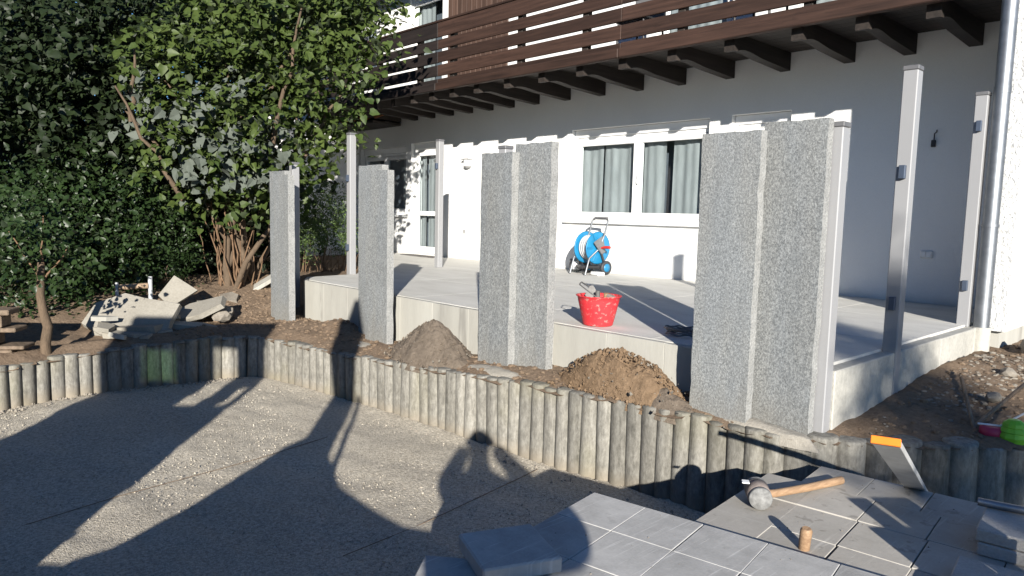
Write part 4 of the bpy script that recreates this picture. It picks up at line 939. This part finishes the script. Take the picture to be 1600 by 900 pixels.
# bed on the right: stakes and sand toys
tag(MB().tube([(-1.152, 4.948, -.42), (-1.328, 5.2, -.099)], .011, 7).build('garden_stake', 'stake', base=(-1.12, 4.98, -.42)), 'thin brown stake leaning left in the shaded bed', 'stake')
tag(MB().tube([(-1.196, 5.015, -.36), (-1.02, 5.3, -.109), (-.9, 5.5, .06)], .012, 7).build('garden_stake', 'stake', base=(-1.22, 5.25, -.3)), 'thicker stake slanting right over the shaded bed', 'stake')
tag(MB().tube([(-1.07, 5.05, -.33), (-.93, 5.35, -.22)], .007, 6).build('garden_stake', 'hose', base=(-1.07, 5.05, -.33)), 'short thin stick behind the sand toys', 'stake')
gt = empty('sand_mould', (-.985, 5.0, -.39)); tag(gt, 'lime green plastic sand mould in the bed', 'sand toy')
MB().lathe([(0, .135), (.03, .13), (.055, .11), (.062, .09), (.058, .085), (.072, .06), (.068, .055), (.08, .03), (.075, 0), (0, 0)], (-.985, 5.0, -.39), 10, 'Z', False).build('shell', 'green_toy', gt)
pk = empty('sand_shovel', (-1.09, 4.99, -.39)); tag(pk, 'pink plastic toy pot next to the green mould', 'sand toy')
MB().lathe([(0, .07), (.05, .07), (.066, .06), (.07, .0), (0, 0)], (-1.09, 4.99, -.39), 14).build('cup', 'pink_toy', pk); MB().tube([(-1.16, 4.96, -.315), (-1.02, 5.02, -.315)], .006, 6).build('handle', 'white', pk)
# stones and clods scattered over the beds
def clods(name, label, boxes, n, mat, smin, smax, zoff=0):
    vs = []; fs = []
    ico = [(-1, 0, 1.6), (1, 0, 1.6), (-1, 0, -1.6), (1, 0, -1.6), (0, 1.6, 1), (0, 1.6, -1), (0, -1.6, 1), (0, -1.6, -1), (1.6, 1, 0), (-1.6, 1, 0), (1.6, -1, 0), (-1.6, -1, 0)]
    tri = [(0, 4, 1), (0, 9, 4), (9, 5, 4), (4, 5, 8), (4, 8, 1), (8, 10, 1), (8, 3, 10), (5, 3, 8), (5, 2, 3), (2, 7, 3), (7, 10, 3), (7, 6, 10), (7, 11, 6), (11, 0, 6), (0, 1, 6), (6, 1, 10), (9, 0, 11), (9, 11, 2), (9, 2, 5), (7, 2, 11)]
    for _ in range(n):
        b = boxes[int(rng.integers(len(boxes)))]; x = rng.uniform(b[0], b[1]); y = rng.uniform(b[2], b[3]); q = gside(x, y)
        if q[1] < 0 or q[0] < .07 or inpoly(x, y, [(XR + .2, YT - .02), (XR + .2, YW), (-13.6, YW), (-8.9, 5.3), (-8.3, YT - .02)]): continue
        z = soil_z(x, y, q[0], q[2]) + zoff; s = smin + (smax - smin) * rng.random() ** 3; k = len(vs); th = rng.uniform(0, 6.28)
        for v in ico:
            e = s / 1.9 * rng.uniform(.7, 1.25); X, Y = v[0] * e, v[1] * e; vs.append((x + X * math.cos(th) - Y * math.sin(th), y + X * math.sin(th) + Y * math.cos(th), z + v[2] * e * .6))
        fs += [tuple(i + k for i in t) for t in tri]
    tag(MB().add(vs, fs).build(name, mat), label, 'stones', kind='stuff')
clods('bed_stones', 'small stones scattered over the right-hand bed', [(-1.7, .8, 4.4, 8.2), (-1.72, -1.2, 5.2, 7.1)], 650, 'stone', .006, .03)
clods('soil_clods', 'soil clods scattered behind the palisades', [(-8.1, -1.9, 3.5, 4.18), (-9.6, -7.8, 2.6, 4.4), (-1.75, .5, 4.4, 8)], 5200, 'soil', .005, .032)
clods('clay_clods', 'reddish clay crumbs round the clay heap', [(-3.7, -2.5, 3.7, 4.15)], 420, 'soil_clay', .006, .03, .01)

def heap_crumbs(name, label, cx, cy, rx_, ry_, z0, h, sharp, mat, n):
    vs = []; fs = []; tri = [(0, 1, 2), (0, 2, 3), (0, 3, 1), (4, 2, 1), (4, 3, 2), (4, 1, 3)]
    for _ in range(n):
        t = rng.random() ** .6 * 1.15; a = rng.uniform(0, 6.28); x = cx + rx_ * t * math.cos(a); y = cy + ry_ * t * math.sin(a)
        z = z0 + h * max(0, 1 - t ** sharp) + .01; s_ = .004 + .013 * rng.random() ** 4; k = len(vs); b = rng.uniform(0, 6.28)
        vs += [(x, y, z + s_)] + [(x + s_ * math.cos(b + i * 2.1) * rng.uniform(.7, 1.3), y + s_ * math.sin(b + i * 2.1) * rng.uniform(.7, 1.3), z + rng.uniform(-.3, .3) * s_) for i in range(3)] + [(x, y, z - s_)]
        fs += [tuple(i + k for i in q) for q in tri]
    tag(MB().add(vs, fs).build(name, mat), label, 'soil', kind='stuff')
heap_crumbs('heap_crumbs', 'crumbs and pebbles on the pointed soil heap', -5.22, 3.93, .62, .27, -.47, .36, 1.22, 'soil_grey', 900)
heap_crumbs('heap_crumbs', 'crumbs and clods on the clay heap', -3.14, 4.02, .58, .17, -.38, .30, 2.1, 'soil_clay', 1300)
heap_crumbs('heap_crumbs', 'pale pebbles lying on the heaps', -2.95, 3.98, .70, .2, -.40, .28, 1.4, 'stone', 90)
heap_crumbs('heap_crumbs', 'pale pebbles on the pointed soil heap', -5.2, 3.9, .66, .27, -.48, .35, 1.2, 'stone', 60)
# ------------------------------------------------------------------ vegetation
def leaf_points(kind):
    if kind == 'broad':    # rounded hazel leaf, folded on the midrib
        P = np.array([(0, .04, 0), (.30, -.02, .07), (.43, .30, .11), (.26, .72, .06), (.03, 1.12, -.10), (-.24, .74, .06), (-.43, .32, .11), (-.30, 0, .07), (0, .45, 0)]); Fc = [(0, 1, 8), (1, 2, 8), (2, 3, 8), (3, 4, 8), (4, 5, 8), (5, 6, 8), (6, 7, 8), (7, 0, 8)]
    else:
        P = np.array([(0, 0, 0), (.22, .5, .05), (0, 1, -.04), (-.22, .5, .05)]); Fc = [(0, 1, 3), (1, 2, 3)]
    return P, Fc
def frames(n, nrm_bias, droop):
    """random leaf frames: normals tend to nrm_bias, tips hang by droop"""
    nb = np.asarray(nrm_bias, float)
    N = rng.normal(0, .55, (n, 3)) + nb; N /= np.linalg.norm(N, axis=1)[:, None]
    T = rng.normal(0, 1, (n, 3)); T[:, 2] -= droop; T -= (T * N).sum(1)[:, None] * N; T /= np.linalg.norm(T, axis=1)[:, None] + 1e-9
    return N, T, np.cross(T, N)
def leaf_cloud(blobs, per_m2, size, kind, bias=(0.35, -.3, .75), droop=.5, shell=.5, clump=9, spread=.16):
    """twig clusters spread through the outer part of each blob -> (pos, size, N, T, B)"""
    pos = []
    for (x, y, z, r) in blobs:
        n = max(1, int(per_m2 * 4 * math.pi * r * r / clump)); u = rng.normal(0, 1, (n, 3)); u /= np.linalg.norm(u, axis=1)[:, None]
        rad = r * (1 - shell * rng.random(n) ** 1.6) * (1 + .13 * np.sin(u[:, 0] * 7 + x) * np.sin(u[:, 2] * 6 + y) + rng.normal(0, .06, n))
        c = np.array([x, y, z]) + u * rad[:, None] * np.array([1, 1, .95])
        # uneven: drop some directions to leave gaps
        gap = np.sin(u[:, 0] * 9 + x * 3) + np.sin(u[:, 1] * 8 + z * 5) + np.sin(u[:, 2] * 10 + y * 4)
        c = c[gap > -1.0]
        off = rng.normal(0, spread, (len(c), clump, 3)) * np.array([1, 1, .55])
        pos.append((c[:, None, :] + off).reshape(-1, 3))
    pos = np.concatenate(pos); n = len(pos); sz = size * rng.uniform(.45, 1.3, n)
    N, T, B = frames(n, bias, droop); return pos, sz, N, T, B
def leaf_mesh(name, data, kind, mat):
    pos, sz, N, T, B = data; P, Fc = leaf_points(kind); n = len(pos); m = len(P)
    V = pos[:, None, :] + sz[:, None, None] * (P[None, :, 0:1] * B[:, None, :] + P[None, :, 1:2] * T[:, None, :] + P[None, :, 2:3] * N[:, None, :])
    F_ = (np.array(Fc)[None] + (np.arange(n) * m)[:, None, None]).reshape(-1, 3)
    me = bpy.data.meshes.new(name); me.vertices.add(n * m); me.vertices.foreach_set('co', V.reshape(-1).astype(np.float32))
    nf = len(F_); me.loops.add(nf * 3); me.loops.foreach_set('vertex_index', F_.reshape(-1).astype(np.int32))
    me.polygons.add(nf); me.polygons.foreach_set('loop_start', (np.arange(nf) * 3).astype(np.int32)); me.polygons.foreach_set('loop_total', np.full(nf, 3, np.int32))
    me.update(); me.validate(); me.materials.append(M[mat]); return me
def link(name, me, parent, kind=None):
    o = bpy.data.objects.new(name, me); COL.objects.link(o); o.parent = parent
    if kind: o['kind'] = kind
    return o
def limb(p0, p1, r0_, r1_, wob=.08, n=7):
    p0, p1 = Vector(p0), Vector(p1); L = (p1 - p0).length
    pts = [p0.lerp(p1, i / n) + Vector((rnd.uniform(-1, 1), rnd.uniform(-1, 1), rnd.uniform(-.5, .5))) * wob * L * (0 if i in (0, n) else .5) for i in range(n + 1)]
    return pts, [r0_ + (r1_ - r0_) * i / n for i in range(n + 1)]
def sub(d, mask): return tuple(a[mask] for a in d)

# big hazel: base, stems, boughs, crown, with the most visible leaves as single parts
HAZ = [(-9.71, 4.54, 3.2, 1.01), (-9.93, 3.74, 2.34, .94), (-9.08, 4.98, 2.58, .70), (-9.45, 4.32, 1.78, .82), (-9.76, 3.5, 1.48, .67), (-9.57, 3.92, .99, .43), (-9.30, 5.30, 1.92, .40), (-10.3, 3.2, 2.75, .55), (-9.01, 5.43, 3.16, .44), (-9.54, 4.93, 3.58, .8), (-10.3, 4.15, 3.5, .85), (-9.6, 4.5, 1.22, .38), (-9.0, 5.6, 3.75, .5)]
HB = Vector((-9.95, 4.1, -.34))
hz = empty('hazel_shrub', HB); tag(hz, 'tall multi-stemmed hazel shrub with broad leaves left of the terrace', 'shrub')
for k, (p, r) in enumerate([((-9.75, 4.5, 2.6), .06), ((-10.4, 3.5, 2.4), .055), ((-9.3, 4.9, 2.3), .045), ((-9.8, 3.9, 2.8), .05), ((-10.3, 4.2, 3.0), .06), ((-9.25, 5.2, 3.2), .04)]):
    b = HB + Vector((rnd.uniform(-.22, .22), rnd.uniform(-.22, .22), -.05)); pts, rr = limb(b, p, r, r * .35); MB().tube(pts, rr, 8).build('trunk', 'bark', hz)
for k in range(34):                                    # thin suckers fanning from the stool
    b = HB + Vector((rnd.uniform(-.32, .32), rnd.uniform(-.30, .30), -.08)); a = rnd.uniform(-1, 1)
    tip = b + Vector((a * .30 + rnd.uniform(-.15, .15), a * .4 + rnd.uniform(-.15, .15), rnd.uniform(.7, 1.7))); pts, rr = limb(b, tip, rnd.uniform(.009, .02), .005, .07, 5)
    MB().tube(pts, rr, 6).build('sucker_stem', 'twig', hz)
for (p, q) in (((-9.75, 3.3, .95), (-9.8, 2.55, 2.3)), ((-9.9, 2.75, 1.9), (-9.7, 2.75, 2.75)), ((-9.3, 4.3, 1.7), (-8.75, 4.45, 3.4)), ((-10.2, 3.5, 1.2), (-10.5, 2.85, 2.1)), ((-9.9, 3.8, 1.6), (-10.1, 3.2, 2.5)), ((-9.4, 4.7, 1.6), (-8.9, 5.3, 2.7)), ((-9.7, 4.2, 2), (-9.2, 4.7, 3.3))):
    pts, rr = limb(p, q, .035, .012, .06); MB().tube(pts, rr, 7).build('bough', 'bark', hz)
hd = leaf_cloud(HAZ, 170, .103, 'broad', (.35, -.30, .75), .9, .6, 9, .15)
dusty = [(-9.35, 3.7, 2.0, .5), (-9.15, 4.1, 1.5, .42), (-9.75, 3.75, 1.75, .62), (-9.6, 3.6, 1.3, .45), (-10.3, 3.1, 2.2, .42), (-9.7, 4.0, 2.2, .5)]
dd_ = leaf_cloud(dusty, 60, .13, 'broad', (.5, -.5, .35), 1.2, .3, 8, .13)
camp = np.array([0, 0, CAMZ]); dist = np.linalg.norm(hd[0] - camp, axis=1) - .25 * hd[1] / .125
order = np.argsort(dist); sing = np.zeros(len(order), bool); sing[order[:240]] = True
link('crown', leaf_mesh('crown', tuple(a - (np.array(HB) if i == 0 else 0) for i, a in enumerate(sub(hd, ~sing))), 'broad', 'leaf_hazel'), hz, 'stuff')
ds = np.zeros(len(dd_[0]), bool); ds[np.argsort(np.linalg.norm(dd_[0] - camp, axis=1))[:60]] = True
link('dusty_foliage', leaf_mesh('dusty_foliage', tuple(a - (np.array(HB) if i == 0 else 0) for i, a in enumerate(sub(dd_, ~ds))), 'broad', 'leaf_dusty'), hz, 'stuff')
def single_leaves(data, mat):
    P, Fc = leaf_points('broad'); me = MB().add([tuple(p) for p in P], Fc).mesh('leaf'); me.materials.append(M[mat])
    for p, s_, N, T, B in zip(*data):
        o = bpy.data.objects.new('leaf', me); COL.objects.link(o); o.parent = hz
        o.matrix_local = Matrix.Translation(Vector(p) - HB) @ Matrix((Vector(B), Vector(T), Vector(N))).transposed().to_4x4() @ Matrix.Scale(s_, 4)
single_leaves(sub(hd, sing), 'leaf_hazel'); single_leaves(sub(dd_, ds), 'leaf_dusty')

def tree(name, label, cat, base, blobs, per, size, mat, kind='narrow', stems=(), group=None, bias=(.4, -.35, .6), shell=.6, clump=12, spread=.13, droop=.3, bark='bark'):
    b = Vector(base); t = empty(name, b); tag(t, label, cat, group)
    for (p, r) in stems:
        pts, rr = limb(b + Vector((rnd.uniform(-.06, .06), rnd.uniform(-.06, .06), -.08)), p, r, r * .3); MB().tube(pts, rr, 8).build('trunk', bark, t)
    d = leaf_cloud(blobs, per, size, kind, bias, droop, shell, clump, spread)
    link('crown', leaf_mesh('crown', tuple(a - (np.array(b) if i == 0 else 0) for i, a in enumerate(d)), kind, mat), t, 'stuff'); return t
DARK = [(-11.91, 2.31, 2.97, 1.24), (-11.45, 2.04, 1.78, .94), (-11.63, 3.14, 3.6, .91), (-11.13, 2.64, 1.56, .78), (-11.74, 1.68, 2.43, .84), (-11.57, 2.61, 2.54, .98)]
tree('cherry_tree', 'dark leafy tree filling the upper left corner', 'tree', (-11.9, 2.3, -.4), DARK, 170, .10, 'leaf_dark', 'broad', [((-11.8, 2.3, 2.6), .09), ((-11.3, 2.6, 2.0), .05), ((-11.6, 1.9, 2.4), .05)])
HEDGE = [(-10.74, 1.73, .61, .8), (-10.74, 2.28, .28, .67), (-10.79, 2.61, .87, .77), (-10.67, 3.12, .53, .66), (-10.3, 1.5, -.15, .53), (-11.09, 2.16, 1.02, .67), (-10.2, 2.3, -.1, .5), (-9.9, 1.9, .1, .42), (-10.1, 2.75, .25, .45), (-9.8, 1.35, .55, .5)]
tree('laurel_shrub', 'dense dark green shrub at the left edge behind the timbers', 'shrub', (-10.6, 2.1, -.5), HEDGE, 420, .058, 'leaf_hedge', 'broad', [((-10.7, 2.2, .6), .04), ((-10.6, 2.9, .5), .03), ((-10.5, 1.6, .2), .03)], clump=9, spread=.13)
tree('ground_shrub', 'low leafy growth on the earth left of the rubble', 'shrub', (-9.3, 1.55, -.5), [(-9.5, 1.55, -.36, .25), (-9.6, 2.0, -.34, .28)], 300, .05, 'leaf_hedge', 'broad', (), clump=7, spread=.1)
tree('young_shrub', 'small bright shrub just behind the rubble pile', 'shrub', (-9.95, 3.1, -.4), [(-9.95, 3.12, -.02, .36), (-10.05, 3.3, .22, .26)], 520, .055, 'leaf_hedge', 'narrow', [((-9.95, 3.15, .1), .02)], clump=12, spread=.08)
st_ = tree('sapling', 'thin pale sapling trunk with sparse leaves near the timbers', 'sapling', (-8.05, 1.42, -.58), [(-8.0, 1.5, .22, .26), (-8.1, 1.3, .5, .3), (-8.0, 1.55, .72, .32), (-8.1, 1.2, .3, .2)], 190, .055, 'leaf_hedge', 'broad', (), clump=6, spread=.08)
pts, rr = limb((-8.05, 1.42, -.62), (-8.12, 1.42, .30), .05, .032, .06, 6); MB().tube(pts, rr, 9).build('trunk', 'bark', st_)
for q in ((-8.0, 1.62, .45), (-8.3, 1.2, .6), (-8.1, 1.45, .75)):
    pts, rr = limb((-8.1, 1.42, .1), q, .012, .005, .08, 4); MB().tube(pts, rr, 6).build('branch', 'twig', st_)
JUN = [(-10.58, 5.74, .69, .46), (-10.56, 6.01, .44, .4), (-10.55, 5.44, .44, .4), (-11.05, 6.17, .96, .41), (-10.9, 5.3, .6, .45)]
jn = tree('juniper_bush', 'feathery green bush between the two left slab pairs', 'bush', (-10.6, 5.75, -.3), JUN, 900, .045, 'leaf_juniper', 'narrow', [((-10.6, 5.8, .5), .03)], clump=16, spread=.07, droop=-.2)
for k in range(40):
    b = Vector((-10.55 + rnd.uniform(-.45, .35), 5.7 + rnd.uniform(-.5, .5), -.35)); pts, rr = limb(b, b + Vector((rnd.uniform(-.3, .3), rnd.uniform(-.3, .3), rnd.uniform(.3, .7))), .008, .003, .08, 4); MB().tube(pts, rr, 5).build('dry_stem', 'twig', jn)
BACK = [[(-15.62, 2.82, 3.36, 2.31), (-14.65, 2.75, .84, 2.0)], [(-14.69, 4.61, 4.1, 2.2), (-13.65, 4.54, .78, 1.73)], [(-13.82, 6.0, 4.9, 2.0), (-12.6, 5.6, .82, 1.15)], [(-15.3, 1.43, 1.55, 1.92), (-15.5, 1.0, 4.2, 2.2)], [(-12.78, 3.05, -.2, .95), (-12.13, 4.52, -.1, .7)], [(-16.5, 3.5, 6.2, 2.4), (-15.5, 5.5, 6.6, 2.2)]]
BL = ['darkened tree in the background behind the cherry tree', 'darkened background tree directly behind the hazel shrub', 'darkened background tree in front of the left house wing', 'darkened background tree at the far left picture edge', 'low darkened foliage behind the hedge and hazel foot', 'tallest darkened background tree above the left trees']
for bl, lb in zip(BACK, BL):
    c = bl[0]; tree('darkened_back_tree', lb, 'tree', (c[0], c[1], -.5), bl, 150, .13, 'leaf_back', 'broad', [((c[0], c[1], c[2]), .10)], 'darkened trees in the background', shell=.8, clump=12, spread=.2)

# ------------------------------------------------------------------ what stands behind the viewpoint and throws the yard's shadows, plus an added sky-blocking barn
def pt(a, t, b, rel=True):
    """lateral a, depth t along the sun, height b"""
    return SR * a + SF * t + Vector((0, 0, b))
ex = empty('mini_excavator', pt(-2.4, .9, GZ), AZ); tag(ex, 'yellow mini excavator parked beside the photographer', 'excavator')
TE = math.tan(EL)
def ebox(name, mat, a0, a1, t0, t1, b0, b1, bev=.02, parent=None):
    """box whose heights are given as they are cast onto the camera's plane"""
    tm = (t0 + t1) / 2; z0 = b0 - TE * tm - GZ; z1 = b1 - TE * tm - GZ
    return MB().box(a0 + 2.4, a1 + 2.4, t0 - .9, t1 - .9, max(0, z0), z1, bev).build(name, mat, parent or ex, local=True)
for (a0, a1) in ((-3.75, -2.2), ):
    for t0 in (.05, 1.15):
        ebox('track', 'dark', -3.8, -1.9, t0, t0 + .35, -1.5, .08, .12)
ebox('undercarriage', 'steel', -3.4, -2.2, .4, 1.15, -.4, .12)
ebox('body', 'machine', -3.68, -2.24, .55, 1.15, .05, .95, .06)
ebox('cab_panel', 'machine', -3.68, -3.36, .7, .76, .95, 1.88)
ebox('cab_panel', 'machine', -3.10, -2.76, .7, .76, .95, 1.88)
ebox('cab_panel', 'machine', -2.57, -2.37, .7, .76, .95, 1.88)
ebox('cab_panel', 'machine', -2.30, -2.24, .7, .76, .95, 1.88)
ebox('cab_panel', 'machine', -2.37, -2.30, .7, .76, 1.22, 1.88)
ebox('cab_panel', 'machine', -3.36, -3.10, .7, .76, .95, 1.30)
ebox('cab_panel', 'machine', -3.36, -3.10, .7, .76, 1.62, 1.88)
ebox('cab_glass', 'cabglass', -3.36, -3.10, .72, .735, 1.30, 1.62, 0)
ebox('cab_roof', 'machine', -3.70, -2.22, .3, 1.2, 1.80, 1.92, .03)
for a in (-3.66, -2.28): ebox('cab_pillar', 'dark', a - .03, a + .03, 1.1, 1.16, .9, 1.85)
hood = [(-2.05, .05), (-1.92, .09), (-1.72, .26), (-1.55, .46), (-1.44, .60), (-1.34, .66), (-1.08, .56), (-.88, .36), (-.60, .24), (-.38, .17), (-.10, .14), (.0, -.2), (-2.05, -.2)]
zz = lambda b: b - TE * .8 - GZ
mb = MB(); n = len(hood); mb.add([(a + 2.4, -.35, zz(b)) for a, b in hood] + [(a + 2.4, .15, zz(b)) for a, b in hood], [tuple(range(n)), tuple(range(n, 2 * n))[::-1]] + [(i, n + i, n + (i + 1) % n, (i + 1) % n) for i in range(n)]); mb.build('engine_hood', 'machine', ex, local=True)
ebox('counterweight', 'machine', -2.3, -.1, .55, 1.0, -1.3, .06, .05)
bo_ = [(-1.32, .62), (-1.36, 1.1), (-1.40, 1.6), (-1.44, 1.95), (-1.30, 2.26), (-1.20, 2.2), (-1.10, 1.6), (-1.12, 1.1), (-1.06, .58)]
n = len(bo_); mb = MB(); mb.add([(a + 2.4, -.2, zz(b)) for a, b in bo_] + [(a + 2.4, -.02, zz(b)) for a, b in bo_], [tuple(range(n))[::-1], tuple(range(n, 2 * n))] + [(i, (i + 1) % n, n + (i + 1) % n, n + i) for i in range(n)]); mb.build('boom', 'machine', ex, local=True)
MB().tube([(-.97 + 2.4, -.1, zz(.50)), (-1.03 + 2.4, -.1, zz(.85)), (-1.08 + 2.4, -.1, zz(1.12))], .022, 8).build('hydraulic_cylinder', 'steel', ex, local=True)
# photographer
pe = empty('person', pt(.08, -.38, GZ), AZ); tag(pe, 'person in dark work clothes holding up a phone behind the viewpoint', 'person')
def L(a, t, b): return (a - .08, t + .38, b - TE * t - GZ)
J = {'pel': ((0, 0, .98), .15), 'chest': ((0, .0, 1.45), .18), 'neck': ((0, .02, 1.62), .07), 'head': ((0, .06, 1.74), .085), 'crown': ((0, .06, 1.84), .07),
     'hipL': ((-.10, 0, .92), .10), 'knL': ((-.12, .03, .5), .07), 'anL': ((-.13, -.01, .09), .05), 'toL': ((-.14, .16, .04), .045),
     'hipR': ((.10, 0, .92), .10), 'knR': ((.13, .02, .5), .07), 'anR': ((.15, -.02, .09), .05), 'toR': ((.17, .15, .04), .045),
     'shL': ((-.19, 0, 1.52), .10), 'elL': (L(-.15, -.17, .45), .08), 'wrL': (L(-.02, -.07, .68), .058), 'shR': ((.20, 0, 1.50), .10), 'elR': (L(.47, -.2, .38), .085), 'wrR': (L(.19, -.07, .68), .058)}
E_ = [('pel', 'chest'), ('chest', 'neck'), ('neck', 'head'), ('head', 'crown'), ('pel', 'hipL'), ('hipL', 'knL'), ('knL', 'anL'), ('anL', 'toL'), ('pel', 'hipR'), ('hipR', 'knR'), ('knR', 'anR'), ('anR', 'toR'), ('chest', 'shL'), ('shL', 'elL'), ('elL', 'wrL'), ('chest', 'shR'), ('shR', 'elR'), ('elR', 'wrR')]
def skin(name, J, E_, mat, parent, sub_=2):
    ks = list(J); me = bpy.data.meshes.new(name); me.from_pydata([J[k][0] for k in ks], [(ks.index(a), ks.index(b)) for a, b in E_], [])
    o = bpy.data.objects.new(name, me); COL.objects.link(o); o.parent = parent; me.materials.append(M[mat])
    md = o.modifiers.new('skin', 'SKIN'); md.use_smooth_shade = True
    for k, v in zip(ks, me.skin_vertices[0].data): v.radius = (J[k][1], J[k][1]); v.use_root = (k == ks[0])
    s_ = o.modifiers.new('sub', 'SUBSURF'); s_.levels = sub_; s_.render_levels = sub_; return o
skin('body', J, E_, 'cloth', pe)
hm = MB(); bm = bmesh.new(); bmesh.ops.create_uvsphere(bm, u_segments=20, v_segments=14, radius=1)
for v in bm.verts: v.co = Vector((v.co.x * .085, v.co.y * .105 + .065 + (.02 if v.co.y > .9 and abs(v.co.x) < .3 else 0), v.co.z * .125 + 1.775))
bm.verts.index_update(); hm.add([v.co.copy() for v in bm.verts], [[v.index for v in p.verts] for p in bm.faces], True); bm.free(); hm.build('head', 'skin', pe, local=True)
hair = MB(); bm = bmesh.new(); bmesh.ops.create_uvsphere(bm, u_segments=20, v_segments=10, radius=1)
for v in bm.verts: v.co = Vector((v.co.x * .092, v.co.y * .108 + .05, max(v.co.z, -.1) * .10 + 1.81))
bm.verts.index_update(); hair.add([v.co.copy() for v in bm.verts], [[v.index for v in p.verts] for p in bm.faces], True); bm.free(); hair.build('hair', 'dark', pe, local=True)
for sx, wr in ((-1, 'wrL'), (1, 'wrR')):
    wv = Vector(J[wr][0]); palm = wv + Vector((-sx * .02, .04, .04)); hj = {'w': (tuple(wv), .028), 'p': (tuple(palm), .03)}; he = [('w', 'p')]
    for k in range(4):
        a = palm + Vector((-sx * .01, .012, .03 - k * .018)); b = a + Vector((-sx * .03, .015, .004)); c = b + Vector((-sx * .022, -.012, .0)); hj['f%d' % k] = (tuple(a), .010); hj['g%d' % k] = (tuple(b), .009); hj['h%d' % k] = (tuple(c), .008); he += [('p', 'f%d' % k), ('f%d' % k, 'g%d' % k), ('g%d' % k, 'h%d' % k)]
    t_ = palm + Vector((-sx * .02, -.02, .01)); hj['t'] = (tuple(t_), .011); hj['u'] = (tuple(t_ + Vector((-sx * .025, .005, .012))), .009); he += [('p', 't'), ('t', 'u')]
    skin('hand', hj, he, 'skin', pe, 1)
ph = empty('phone', pt(.09, -.03, .745), AZ); tag(ph, 'dark phone held up in both hands', 'phone')
MB().box(-.075, .075, -.004, .004, -.036, .036, .003).build('case', 'dark', ph, local=True); MB().box(-.07, .07, -.0055, -.0042, -.032, .032).build('screen', 'grey_plastic', ph, local=True)
nb = empty('added_barn', (-9, -8, GZ)); tag(nb, 'added dark timber barn behind the viewpoint, blocking sky light', 'barn')  # unseen barn added to cut sky light on the shaded gravel
MB().box(-15, -3.6, -11, -5.2, GZ, 4.6).build('wall', 'beam', nb)
MB().add([(-15.4, -4.7, 4.4), (-3.2, -4.7, 4.4), (-3.2, -8.1, 7.0), (-15.4, -8.1, 7.0), (-3.2, -11.5, 4.4), (-15.4, -11.5, 4.4)], [(0, 1, 2, 3), (3, 2, 4, 5), (1, 4, 2), (0, 3, 5)]).build('roof', 'tile', nb)
MB().box(-9.5, -6.5, -5.19, -5.12, GZ, 2.0, .01).build('added_barn_gate', 'stake', nb)
bp = empty('block_pile', pt(2.01, 1.9, GZ), AZ); tag(bp, 'waist-high pile of concrete blocks just outside the right picture edge', 'block pile')
for k in range(9):
    for q in (0, 1):
        x0 = -.21 + q * .212 + rnd.uniform(-.008, .008); wd_ = .205 if k < 8 else (.12, .19)[q]
        MB().box(x0 + (.08 if k == 8 and q == 0 else 0), x0 + wd_ + (.06 if k == 8 and q == 0 else 0), -.15, .15, k * .1, k * .1 + .098, .006).build('block', 'block', bp, local=True)
# slender conifer far behind, whose shadow lies on the right-hand bed
cb = pt(2.95, -12, GZ)
blobs = [(*pt(2.9 + da, -12 + dt, b + 12 * TE), r) for da, dt, b, r in ((.0, 0, 1.85, .28), (-.05, 0, 1.45, .45), (.15, .1, 1.0, .62), (.05, -.1, .5, .78), (-.15, 0, .0, .9), (.1, 0, -.6, 1.0), (0, 0, -1.3, 1.0), (0, 0, -2.1, 1.05), (0, 0, -3, 1.0))]
tree('columnar_conifer', 'slender conifer standing behind the photographer', 'tree', cb, blobs, 260, .12, 'leaf_dark', 'narrow', [(tuple(pt(2.95, -12, 4.6)), .12)], shell=.9, clump=14, spread=.12)
# --- render settings
scene.render.engine = 'CYCLES'
scene.cycles.max_bounces = 6; scene.cycles.diffuse_bounces = 3; scene.cycles.transparent_max_bounces = 12
